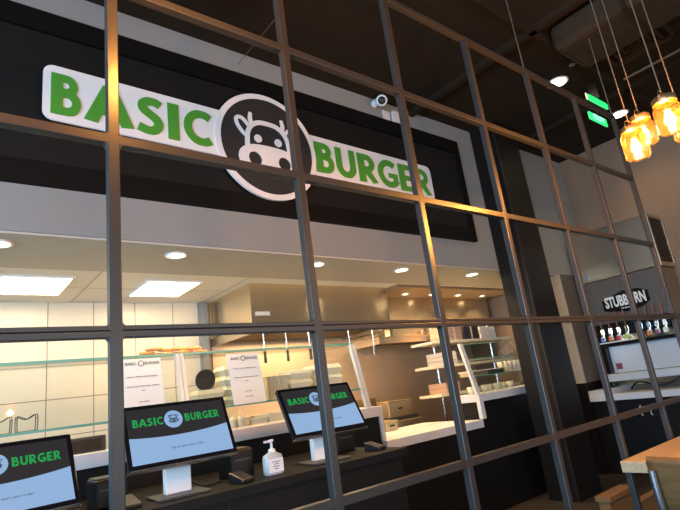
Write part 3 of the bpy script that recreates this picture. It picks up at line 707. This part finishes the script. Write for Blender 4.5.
# warmers and boxes on the handoff counter
def steel_box(x0, x1, y0, y1, z0, z1, label, name='steel_pan_box'):
    o_ = empty(name, ((x0 + x1) / 2, (y0 + y1) / 2, z0), label, 'steel box')
    build('body', MB().box((x0, y0, z0), (x1, y1, z1 - .015)), M['steel_rough'], o_, bevel=.006)
    build('lid', MB().box((x0 - .006, y0 - .006, z1 - .015), (x1 + .006, y1 + .006, z1)), M['steel'], o_, bevel=.004)
    build('handle', MB().box(((x0 + x1) / 2 - .03, y0 - .012, (z0 + z1) / 2 - .008), ((x0 + x1) / 2 + .03, y0, (z0 + z1) / 2 + .008)), M['black_plastic'], o_)
steel_box(3.86, 4.02, 2.60, 2.76, 1.03, 1.13, 'small steel box at the left back of the handoff counter')
steel_box(4.32, 4.68, 3.02, 3.20, 1.12, 1.30, 'long low steel warmer behind the handoff counter')
steel_box(3.60, 3.74, 2.62, 2.76, 1.03, 1.11, 'little steel box beside the left end of the handoff counter')
tag(build('paper_sheet', MB().box((4.12, 2.45, 1.031), (4.45, 2.62, 1.036)), M['card_white']), 'white paper sheet lying on the handoff counter', 'paper')

# shelving with boxes behind the right guard
sh = empty('storage_shelf', (5.3, 3.0, FZ), 'steel wire shelf unit behind the right glass guard', 'shelf')
for z in (1.30, 1.62, 1.90): build('shelf_board', MB().box((4.82, 2.66, z - .03), (6.4, 3.0, z)), M['cream_bin'], sh)
for x in (5.20, 6.38):
    for y in (2.98,): build('post', MB().cyl((x, y, FZ), (x, y, 2.1), .014), M['chrome'], sh)
def cbox(x0, x1, z0, z1, m_, label, y0=2.68, y1=2.95, grp=None):
    o_ = empty('carton', ((x0 + x1) / 2, 2.8, z0), label, 'box', grp)
    build('carton_body', MB().box((x0, y0, z0), (x1, y1, z1)), M[m_], o_, bevel=.003)
    build('tape', MB().box((x0 + (x1 - x0) * .45, y0 - .001, z0), (x0 + (x1 - x0) * .55, y0, z1)), M['card_white'], o_)
for k in range(4): cbox(5.13, 5.42, 1.90 + .045 * k, 1.943 + .045 * k, 'card', 'flat pinkish carton in the stack on the shelf top, %s' % ('lowest', 'second from below', 'third from below', 'topmost')[k])
cbox(5.46, 5.76, 1.90, 2.06, 'grey_plastic', 'dark grey box on the shelf top beside the flat cartons')
for k in range(3): cbox(5.80, 6.12, 1.90 + .05 * k, 1.947 + .05 * k, 'card_white', 'flat white carton on the shelf top, %s' % ('lowest', 'middle', 'topmost')[k])
for k in range(3): cbox(5.0, 5.24, 1.62 + .05 * k, 1.667 + .05 * k, 'card_white', 'flat white carton on the middle shelf, %s' % ('lowest', 'middle', 'topmost')[k])
for k in range(2): cbox(4.95, 5.2, 1.30 + .06 * k, 1.357 + .06 * k, 'card', 'brown carton on the low shelf, %s' % ('lower one', 'upper one')[k])
# trays and cups inside the right guard
def tray(x, z, m_, label):
    o_ = empty('serving_tray', (x, 2.16, z), label, 'tray')
    build('pan', MB().box((x - .13, 2.10, z), (x + .13, 2.28, z + .05)), M[m_], o_, bevel=.006)
    build('rim', MB().box((x - .14, 2.09, z + .045), (x + .14, 2.29, z + .056)), M['foam'], o_)
gs = empty('glass_shelf', (5.0, 2.2, 1.272), 'two level glass shelf behind the right guard', 'shelf')
for z in (1.44, 1.62):
    build('shelf_pane', MB().box((4.70, 2.08, z), (5.12, 2.40, z + .008)).box((5.12, 2.08, z), (6.1, 2.40, z + .008)), M['glass'], gs)
    build('shelf_edge', MB().box((4.70, 2.075, z - .001), (6.1, 2.08, z + .009)), M['glass_edge'], gs)
for x in (4.71, 6.08): build('support', MB().cyl((x, 2.38, 1.272), (x, 2.38, 1.66), .008), M['chrome'], gs)
tray(4.86, 1.449, 'steel_rough', 'shallow steel tray on the lower glass shelf by the guard post')
tray(5.16, 1.449, 'grey_plastic', 'dark grey tray on the lower glass shelf')
for k in range(7):
    x = 4.80 + .12 * k
    tag(build('sauce_cup', MB().lathe([(0, 0), (.032, 0), (.045, .07), (.041, .07), (.03, .004), (0, .004)], (x, 2.22 + .03 * (k % 2), 1.272), 18), M['cream_bin']), 'cream sauce cup in the row on the raised counter behind the glass', 'cup', 'cream cups behind the right guard')
for k in range(6):
    x = 5.38 + .085 * k
    tag(build('plastic_cup', MB().lathe([(0, 0), (.028, 0), (.037, .12), (.034, .12), (.025, .004), (0, .004)], (x, 2.2, 1.449), 18), M['card_white']), 'pale plastic cup on the lower glass shelf near the column', 'cup', 'pale cups on the glass shelf')

# ------------------------------------------------------------------ front order counter
CT = 1.075
oc = empty('order_counter', (.6, 1.5, FZ), 'long black order counter carrying the touch screens', 'counter')
build('counter_body', MB().box((X0 + .3, 1.165, FZ), (2.64, 1.955, CT - .03)), M['black_lam'], oc)
build('counter_top', MB().box((X0 + .28, 1.14, CT - .03), (2.67, 1.965, CT)), M['counter_top'], oc, bevel=.004)
build('front_edge', MB().box((X0 + .28, 1.128, CT - .045), (2.67, 1.1395, CT - .001)), M['black_lam'], oc)
build('kick_plate', MB().box((X0 + .32, 1.155, FZ), (2.62, 1.1648, FZ + .1)), M['dark_metal'], oc)
for x in (-1.1, .17, 1.44): build('panel_seam', MB().box((x, 1.160, FZ + .1), (x + .006, 1.1648, CT - .045)), M['dark_metal'], oc)

# touch screens
def screen(x, y, z, yw, tilt, label, w=.535, h=.325):
    t = empty('touch_screen', (x, y + .10, CT), label, 'touch screen', None, rz=yw)
    # local frame: screen bottom centre at (0, -0.10, z - CT), leaning back
    rot = Matrix.Translation((0, -.10, z - CT)) @ Matrix.Rotation(-tilt, 4, 'X')
    def loc(mb_): return mb_.xf(rot)
    mon = build('monitor_body', loc(MB().box((-w / 2, 0, 0), (w / 2, .032, h))), M['bezel'], t, True, bevel=.006)
    build('bezel_rim', loc(MB().box((-w / 2 - .002, .006, -.003), (w / 2 + .002, .028, .002))), M['silver_paint'], mon, True)
    bz = .021; sw = w / 2 - bz; z0 = .027; z1 = h - .022; zm = z0 + (z1 - z0) * .50
    cur = [(-sw + 2 * sw * k / 16, zm - .018 * (1 - (k / 8 - 1) ** 2) + .006 * (k / 8 - 1)) for k in range(17)]
    up = MB(); lo = MB()
    for k in range(16):
        a, b_ = cur[k], cur[k + 1]
        up.prism([(a[0], a[1]), (b_[0], b_[1]), (b_[0], z1), (a[0], z1)], -.0012, .001)
        lo.prism([(a[0], z0), (b_[0], z0), (b_[0], b_[1]), (a[0], a[1])], -.0012, .001)
    build('screen_upper', loc(up), M['scr_black'], mon, True)
    build('screen_lower', loc(lo), M['scr_blue'], mon, True)
    zc = zm + (z1 - zm) * .30; lh = .052
    for word in ([('B', -.222, -.195), ('A', -.192, -.156), ('S', -.153, -.127), ('I', -.122, -.111), ('C', -.106, -.078)], [('B', .034, .060), ('U', .064, .092), ('R', .096, .124), ('G', .127, .158), ('E', .162, .184), ('R', .188, .216)]):
        lm = MB()
        for ch, a, b_ in word: letter(lm, ch, a, b_, zc + .004, lh * .78, -.0022, -.0010)
        build('screen_word', loc(lm), M['scr_green'], mon, True)
    build('screen_badge', loc(disc(MB(), -.024, zc + .024, .046, .046, -.0022, -.0010, 32)), M['scr_blue'], mon, True)
    build('screen_cow', loc(cow(MB(), -.024, zc + .027, .040, -.0032, -.0020)), M['scr_text'], mon, True)
    build('screen_text', loc(text_mb('Tap to start your order', .017, -.0016, .02, z0 + (zm - z0) * .42, .0006)), M['scr_text'], mon, True)
    # stand
    build('stand_column', MB().box((-.065, .03, .012), (.065, .075, z - CT + .10)), M['white_plastic'], t, True, bevel=.006)
    build('stand_base', MB().box((-.13, -.07, 0), (.13, .14, .012)), M['grey_plastic'], t, True, bevel=.004)
    build('cable', MB().tube(spline([(.03, .08, .12), (.08, .12, .05), (.16, .15, .008), (.20, .12, .006), (.27, .14, .006)], 5), .004, 6), M['black_plastic'], t, True)
    return t
screen(.520, 1.14, 1.154, R(5), R(29), 'touch screen at the bottom left corner, cut off by the photo edge')
screen(1.268, 1.2, 1.231, R(-2), R(26), 'middle touch screen on a white stand, between the tall bar and the sanitizer')
screen(2.16, 1.2, 1.239, R(-2), R(29), 'right touch screen, crossed by a tall grid bar')

# sanitizer pump bottle
c0 = (1.79, 1.30, CT)
hs = empty('hand_sanitizer', c0, 'clear pump bottle of hand sanitizer with a white label on the black counter', 'bottle')
def rounded_ring(w, d, z, n=24):
    return [(c0[0] + w * math.copysign(abs(math.cos(2 * PI * k / n)) ** .5, math.cos(2 * PI * k / n)), c0[1] + d * math.copysign(abs(math.sin(2 * PI * k / n)) ** .5, math.sin(2 * PI * k / n)), CT + z) for k in range(n)]
mm = MB(); n = 24; rings = [(.052, .030, 0), (.055, .033, .006), (.055, .033, .085), (.050, .030, .100), (.024, .020, .112), (.016, .016, .118), (.015, .015, .126)]
vs = [p_ for w_, d_, z_ in rings for p_ in rounded_ring(w_, d_, z_)]
mm.add(vs, [(a * n + k, a * n + (k + 1) % n, (a + 1) * n + (k + 1) % n, (a + 1) * n + k) for a in range(len(rings) - 1) for k in range(n)], True)
mm.add(vs[:n], [tuple(reversed(range(n)))]); mm.add(vs[-n:], [tuple(range(n))])
build('bottle_body', mm, M['clear_plastic'], hs)
build('front_label', MB().box((c0[0] - .046, c0[1] - .0352, CT + .012), (c0[0] + .046, c0[1] - .0335, CT + .082)), M['white_plastic'], hs)
build('pump', MB().lathe([(.019, .112), (.019, .130), (.007, .134), (.007, .168), (.014, .171), (.014, .181), (0, .181)], c0, 16).box((c0[0] - .045, c0[1] - .008, CT + .168), (c0[0], c0[1] + .008, CT + .179)), M['white_plastic'], hs, bevel=.001)
mm = MB()
for k, s_ in enumerate((.9, .55, .7, .4)): mm.box((c0[0] - .030 * s_, c0[1] - .0362, CT + .064 - .012 * k), (c0[0] + .030 * s_, c0[1] - .0351, CT + .068 - .012 * k))
build('label_print', mm, M['ink'], hs)

def printer(x, y, w, d, h, label, rz=0, glow=False):
    p_ = empty('receipt_printer', (x, y, CT), label, 'receipt printer', None, rz)
    build('case', MB().box((-w / 2, -d / 2, 0), (w / 2, d / 2, h)), M['black_plastic'], p_, True, bevel=.010)
    build('cover', MB().box((-w / 2 + .008, -d / 2 + .02, h), (w / 2 - .008, d / 2 - .008, h + .006)), M['grey_plastic'], p_, True, bevel=.003)
    build('paper_slot', MB().box((-w / 2 + .02, -d / 2 - .002, h * .62), (w / 2 - .02, -d / 2 + .001, h * .68)), M['grey_plastic'], p_, True)
printer(.985, 1.52, .15, .18, .13, 'black receipt printer left of the middle screen behind the tall bar')
printer(1.665, 1.50, .14, .18, .15, 'black receipt printer between the middle screen and the sanitizer')
printer(2.50, 1.62, .15, .18, .14, 'black receipt printer behind the right screen')
def reader(x, y, label, rz=0):
    p_ = empty('card_reader', (x, y, CT), label, 'card reader', None, rz)
    build('body', MB().add([(-.04, -.06, 0), (.04, -.06, 0), (.04, .06, 0), (-.04, .06, 0), (-.04, -.06, .02), (.04, -.06, .02), (.04, .06, .055), (-.04, .06, .055)], [(3, 2, 1, 0), (4, 5, 6, 7), (0, 1, 5, 4), (1, 2, 6, 5), (2, 3, 7, 6), (3, 0, 4, 7)]), M['black_plastic'], p_, True, bevel=.006)
    build('keypad', MB().box((-.028, -.05, .025), (.028, 0, .028)).xf(Matrix.Rotation(R(16), 4, 'X')), M['grey_plastic'], p_, True)
reader(1.58, 1.27, 'small black card reader beside the sanitizer bottle', R(10))
reader(.74, 1.24, 'small black card reader between the left and middle screens', R(-8))
reader(2.55, 1.30, 'small black card reader at the right end of the order counter', R(15))
reader(1.02, 1.30, 'small black card reader right behind the first tall bar', R(5))

# ------------------------------------------------------------------ drinks counter on the right wall
CF = 6.42
bc = empty('drinks_counter', (6.8, 1.0, FZ), 'black drinks counter with a white top along the right wall', 'counter')
build('counter_body', MB().box((CF + .03, -.6, FZ), (X1 - .002, 1.798, .975)), M['black_paint'], bc)
build('counter_top', MB().box((CF, -.62, .975), (X1 - .002, 1.798, 1.045)), M['white_stone'], bc, bevel=.004)
build('end_block', MB().box((CF + .01, 1.60, 1.045), (X1 - .002, 1.798, 1.10)), M['white_stone'], bc)
for y in (1.16, 1.26): build('handle', MB().tube([(CF + .03, y, .90), (CF - .0, y, .90), (CF - .0, y, .80), (CF + .03, y, .80)], .005), M['white_plastic'], bc)

MX = 6.75
sd = empty('soda_dispenser', (MX + .2, 1.25, 1.045), 'tall soda fountain with tap handles and a black STUBBORN sign', 'drinks machine')
Y0, Y1 = .80, 1.68
build('cabinet', MB().box((MX, Y0, 1.85), (X1 - .01, Y1, 2.385)), M['soda_face'], sd, bevel=.004)
build('back_panel', MB().box((MX + .28, Y0, 1.10), (X1 - .01, Y1, 1.85)), M['steel'], sd)
build('left_cheek', MB().box((MX + .02, Y1 - .05, 1.10), (X1 - .01, Y1, 1.85)), M['soda_black'], sd)
build('right_cheek', MB().box((MX + .02, Y0 - .014, 1.10), (X1 - .01, Y0 - .001, 2.385)), M['taupe_paint'], sd)
build('right_edge_trim', MB().box((MX - .012, Y0 - .012, 1.2), (MX + .03, Y0 + .012, 2.385)), M['trim_white'], sd)
build('splash_panel', MB().box((MX + .12, Y0 + .03, 1.25), (MX + .28, Y1 - .05, 1.60)), M['alu'], sd, bevel=.004)
build('valve_bar', MB().box((MX - .02, Y0 + .03, 1.70), (MX + .28, Y1 - .05, 1.85)), M['soda_black'], sd, bevel=.004)
mm = MB().box((MX - .05, Y0 + .02, 1.585), (MX + .12, Y1 - .02, 1.615))
for k in range(22):
    y = Y0 + .05 + k * .037; mm.cyl((MX - .045, y, 1.588), (MX + .10, y, 1.588), .013, n=8)
build('drip_rail', mm, M['soda_black'], sd)
build('drip_tray', MB().box((MX - .07, Y0 + .01, 1.17), (MX + .25, Y1 + .01, 1.255)), M['alu'], sd, bevel=.006)
mm = MB()
for k in range(30):
    y = Y0 + .04 + k * .028; mm.box((MX - .06, y, 1.255), (MX + .12, y + .010, 1.262))
build('tray_grille', mm, M['steel'], sd)
for x in (MX - .03, MX + .3):
    for y in (Y0 + .06, Y1 - .06): build('foot', MB().cyl((x, y, 1.046), (x, y, 1.17), .02), M['black_plastic'], sd)
build('small_sticker', MB().box((MX + .114, Y1 - .16, 1.30), (MX + .119, Y1 - .09, 1.37)), M['lab_maroon'], sd)
build('tubing', MB().tube(spline([(MX + .1, Y1 - .2, 1.06), (MX, Y1 - .35, 1.14), (MX, Y0 + .3, 1.08), (MX + .05, Y0 + .1, 1.15)], 6), .010), M['black_plastic'], sd)
# sign on the cabinet face: six-sided black plate, text reads along -y
def bev_text(t, size, yc, zc, off=.002, sx=.62, xx=MX - .020, shear=0):
    q = text_mb(t, size, 0, 0, 0, .004, off, sx)
    return MB().add([(xx + v.y, yc - v.x, zc + v.z) for v in q.v], [tuple(f_) for f_ in q.f])
def yz_plate(poly, x0, x1):
    n = len(poly)
    return MB().add([(x0, y, z) for y, z in poly] + [(x1, y, z) for y, z in poly], [tuple(range(n)), tuple(reversed(range(n, 2 * n)))] + [(i, (i + 1) % n, n + (i + 1) % n, n + i) for i in range(n)])
yc = 1.24
plate = [(1.50, 1.98), (1.47, 2.13), (1.24, 2.215), (1.01, 2.18), (.955, 2.16), (.955, 2.05), (1.0, 2.0), (1.24, 1.965)]
build('sign_plate', yz_plate([(1.50, 2.00), (1.50, 2.12), (1.40, 2.155), (1.24, 2.205), (1.06, 2.195), (.965, 2.15), (.965, 2.03), (1.06, 1.975), (1.24, 1.955), (1.40, 1.975)], MX - .018, MX), M['soda_black'], sd)
build('sign_lettering', bev_text('STUBBORN', .175, yc - .01, 2.085, .0055, .53), M['lab_white'], sd)
build('sign_small_print', MB().box((MX - .0205, yc - .05, 1.994), (MX - .018, yc - .015, 2.004)).box((MX - .0205, yc - .008, 1.992), (MX - .018, yc + .012, 2.006)).box((MX - .0205, yc + .02, 1.994), (MX - .018, yc + .055, 2.004)), M['lab_white'], sd)
# valves
labs = ['lab_blue', 'lab_orange', 'lab_red', 'lab_green', 'lab_teal', 'lab_orange', 'lab_purple', 'lab_white']
ys = [1.57, 1.475, 1.38, 1.285, 1.13, 1.04, .955, .87]
for lb, y in zip(labs, ys):
    v = build('tap', MB().box((MX - .06, y - .022, 1.72), (MX - .02, y + .022, 1.79)).cyl((MX - .045, y, 1.72), (MX - .045, y, 1.655), .012), M['chrome'], sd, bevel=.003)
    build('handle', MB().tube([(MX - .05, y, 1.79), (MX - .06, y, 1.85), (MX - .085, y - .02, 1.97)], [.007, .009, .011]), M['orange'], v)
    build('nozzle_cup', MB().lathe([(0, 0), (.020, 0), (.026, .02), (.024, .05), (.012, .06), (0, .06)], (MX - .075, y, 1.645), 14), M['lab_white'], v)
    build('flavour_label', MB().box((MX - .106, y - .020, 1.64), (MX - .100, y + .020, 1.685)), M[lb], v)
build('cup_rest', MB().box((MX - .11, 1.26, 1.616), (MX - .05, 1.63, 1.630)), M['lab_white'], sd, bevel=.003)

im = empty('ice_machine', (MX + .2, 1.25, 2.39), 'boxy stainless ice machine on top of the soda fountain', 'ice machine')
IY0, IY1, IZ0, IZ1 = .75, 1.70, 2.392, 3.03
build('case', MB().box((MX + .01, IY0 + .018, IZ0), (X1 - .01, IY1, IZ1)), M['steel_rough'], im, bevel=.012)
build('front_panel', MB().box((MX - .006, IY0 + .03, IZ0 + .02), (MX + .01, IY1 - .01, IZ1 - .015)), M['ice_steel'], im, bevel=.004)
build('front_seam', MB().box((MX - .008, 1.20, IZ0 + .02), (MX - .0055, 1.206, IZ1 - .015)), M['dark_metal'], im)
fm = MB().box((MX + .01, IY0, IZ0), (MX + .05, IY0 + .02, IZ1)).box((X1 - .05, IY0, IZ0), (X1 - .01, IY0 + .02, IZ1)).box((MX + .05, IY0, IZ1 - .04), (X1 - .05, IY0 + .02, IZ1)).box((MX + .05, IY0, IZ0), (X1 - .05, IY0 + .02, IZ0 + .05))
build('side_frame', fm, M['steel_rough'], im, bevel=.004)
mm = MB()
mm.box((MX + .052, IY0 + .0135, IZ0 + .052), (X1 - .052, IY0 + .0165, IZ1 - .042))
for k in range(16): mm.box((MX + .06, IY0 + .004, IZ0 + .07 + k * .033), (X1 - .06, IY0 + .012, IZ0 + .088 + k * .033))
build('side_grille', mm, M['dark_metal'], im)
mm = MB()
for k in range(3):
    a = k * PI / 3; yy, zz_ = 1.615, 2.46
    mm.cyl((MX - .008, yy - .028 * math.cos(a), zz_ - .028 * math.sin(a)), (MX - .008, yy + .028 * math.cos(a), zz_ + .028 * math.sin(a)), .004, n=6)
build('snowflake_badge', mm, M['lab_blue'], im)

# ------------------------------------------------------------------ pendants
def pendant(x, y, z, label, power=9):
    """z = bottom of the jar"""
    p_ = empty('jar_pendant', (x, y, z), label, 'pendant lamp', 'mason jar pendant lamps')
    jr = .052; jh = .125
    prof = [(0, .002), (jr * .86, 0), (jr, .010), (jr, jh - .025), (jr * .86, jh - .008), (jr * .80, jh), (jr * .80, jh + .012), (jr * .77, jh + .012), (jr * .77, jh), (jr * .83, jh - .010), (jr * .965, jh - .027), (jr * .965, .012), (jr * .83, .005), (0, .006)]
    build('glass_jar', MB().lathe(prof, (x, y, z), 32), M['jar'], p_)
    build('jar_lid', MB().lathe([(jr * .84, jh + .004), (jr * .86, jh + .010), (jr * .86, jh + .026), (jr * .80, jh + .030), (.012, jh + .031), (.010, jh + .050), (0, jh + .050)], (x, y, z), 28), M['copper'], p_)
    build('wire_bail', MB().tube(spline([(x - jr * .9, y, z + jh + .004), (x - jr * 1.05, y, z + jh + .03), (x - jr * .6, y, z + jh + .055), (x, y, z + jh + .060), (x + jr * .6, y, z + jh + .055), (x + jr * 1.05, y, z + jh + .03), (x + jr * .9, y, z + jh + .004)], 4), .0018, 6), M['copper'], p_)
    b_ = build('bulb', MB().lathe([(.0, .025), (.012, .028), (.021, .042), (.022, .056), (.014, .080), (.009, .095), (0, .095)], (x, y, z), 18), M['bulb'], p_)
    build('socket', MB().cyl((x, y, z + .096), (x, y, z + jh + .004), .013), M['copper'], p_)
    build('cord', MB().cyl((x, y, z + jh + .05), (x, y, ZC), .0028, n=8), M['cord'], p_)
    build('ceiling_rose', MB().cyl((x, y, ZC - .02), (x, y, ZC), .05, n=20), M['cord'], p_)
    l = bpy.data.lights.new('bulb_light', 'POINT'); l.energy = power; l.color = (1, .64, .28); l.shadow_soft_size = .024
    o = bpy.data.objects.new('bulb_light', l); COL.objects.link(o); o.parent = p_; o.location = (0, 0, .055)
pendant(2.717, -.589, 2.297, 'jar lamp hanging lowest, the left of the overlapping pair', 26)
pendant(2.959, -.569, 2.431, 'jar lamp half hidden behind the lowest jar, the right of the pair', 26)
pendant(2.555, -.786, 2.290, 'jar lamp at the right edge of the photo', 26)
pendant(2.835, -.763, 2.335, 'jar lamp farther behind, glimpsed below the one at the right edge', 26)
# the same lamps hang in a second cluster above the camera's left
pendant(.72, -.32, 2.53, 'jar lamp of the other cluster over the left end of the grid, lowest one', 16)
pendant(.95, -.62, 2.80, 'jar lamp of the other cluster over the left end of the grid, right one', 13)
pendant(.30, -.60, 2.75, 'jar lamp of the other cluster over the left end of the grid, left one', 13)

# ------------------------------------------------------------------ table, chair, bench
t = empty('dining_table', (3.56, -.40, FZ), 'light butcher block dining table beside the steel grid', 'table')
build('table_top', MB().box((2.970, -.80, .900), (4.17, -.030, .952)), M['table_wood'], t, bevel=.003)
build('pedestal', MB().box((3.52, -.45, FZ + .02), (3.60, -.37, .900)), M['dark_metal'], t)
build('foot_plate', MB().box((3.28, -.69, FZ), (3.84, -.13, FZ + .02)), M['dark_metal'], t)
ch = empty('dining_chair', (3.10, -.42, FZ), 'brown bent plywood chair with a silver tube frame tucked at the table end', 'chair', None, rz=0)
# backrest: curved ply sheet facing +x
def backrest(x, yc_, w, z0, z1, bow):
    m_ = MB(); n = 10; vs = []
    for zz_, dx in ((z0, .02), ((z0 + z1) / 2, 0), (z1 - .03, -.012), (z1, -.016)):
        for k in range(n + 1):
            u = k / n * 2 - 1; shr = 1 if zz_ < z1 - .001 else .96
            vs.append((x + dx - bow * (1 - u * u), yc_ + u * w / 2 * shr, zz_))
    nr = 4; N = len(vs)
    vs2 = [(a + .012, b_, c_) for a, b_, c_ in vs]
    fs = []
    for r__ in range(nr - 1):
        for k in range(n):
            a = r__ * (n + 1) + k
            fs.append((a, a + 1, a + n + 2, a + n + 1)); fs.append((N + a, N + a + n + 1, N + a + n + 2, N + a + 1))
    for k in range(n):
        fs.append((k, N + k, N + k + 1, k + 1)); a = (nr - 1) * (n + 1) + k; fs.append((a, a + 1, N + a + 1, N + a))
    for r__ in range(nr - 1):
        a = r__ * (n + 1); fs.append((a, a + n + 1, N + a + n + 1, N + a)); a += n; fs.append((a, N + a, N + a + n + 1, a + n + 1))
    return m_.add(vs + vs2, fs, True)
build('backrest', backrest(2.93, -.375, .40, .72, .985, .03), M['ply'], ch)
build('seat', MB().box((2.98, -.575, .62), (3.38, -.175, .635)), M['ply'], ch, bevel=.01)
for sy, yy in ((1, -.20), (-1, -.55)):
    build('back_tube', MB().tube(spline([(2.895, yy, .93), (2.90, yy, .80), (2.93, yy, .66), (2.93, yy, .60), (2.88, yy, FZ)], 5), .017), M['silver_paint'], ch)
    build('leg', MB().tube([(3.34, yy, .615), (3.40, yy, FZ)], .012), M['silver_paint'], ch)
build('seat_rail', MB().tube([(2.93, -.20, .61), (3.36, -.20, .612)], .011).tube([(2.93, -.55, .61), (3.36, -.55, .612)], .011), M['silver_paint'], ch)
bn = empty('wooden_divider', (4.0, .45, FZ), 'low brown wooden divider on the far side of the grid', 'divider')
build('cap_board', MB().box((3.62, .40, .59), (3.98, .50, .62)), M['ply'], bn, bevel=.003)
build('panel', MB().box((3.63, .415, FZ), (3.97, .485, .59)).box((3.97, .42, FZ), (4.6, .48, .50)), M['ply'], bn)

# ------------------------------------------------------------------ lower everything so that the floor is at z = 0
for o in bpy.data.objects:
    if o.parent is None and o is not cam: o.location.z += DZ
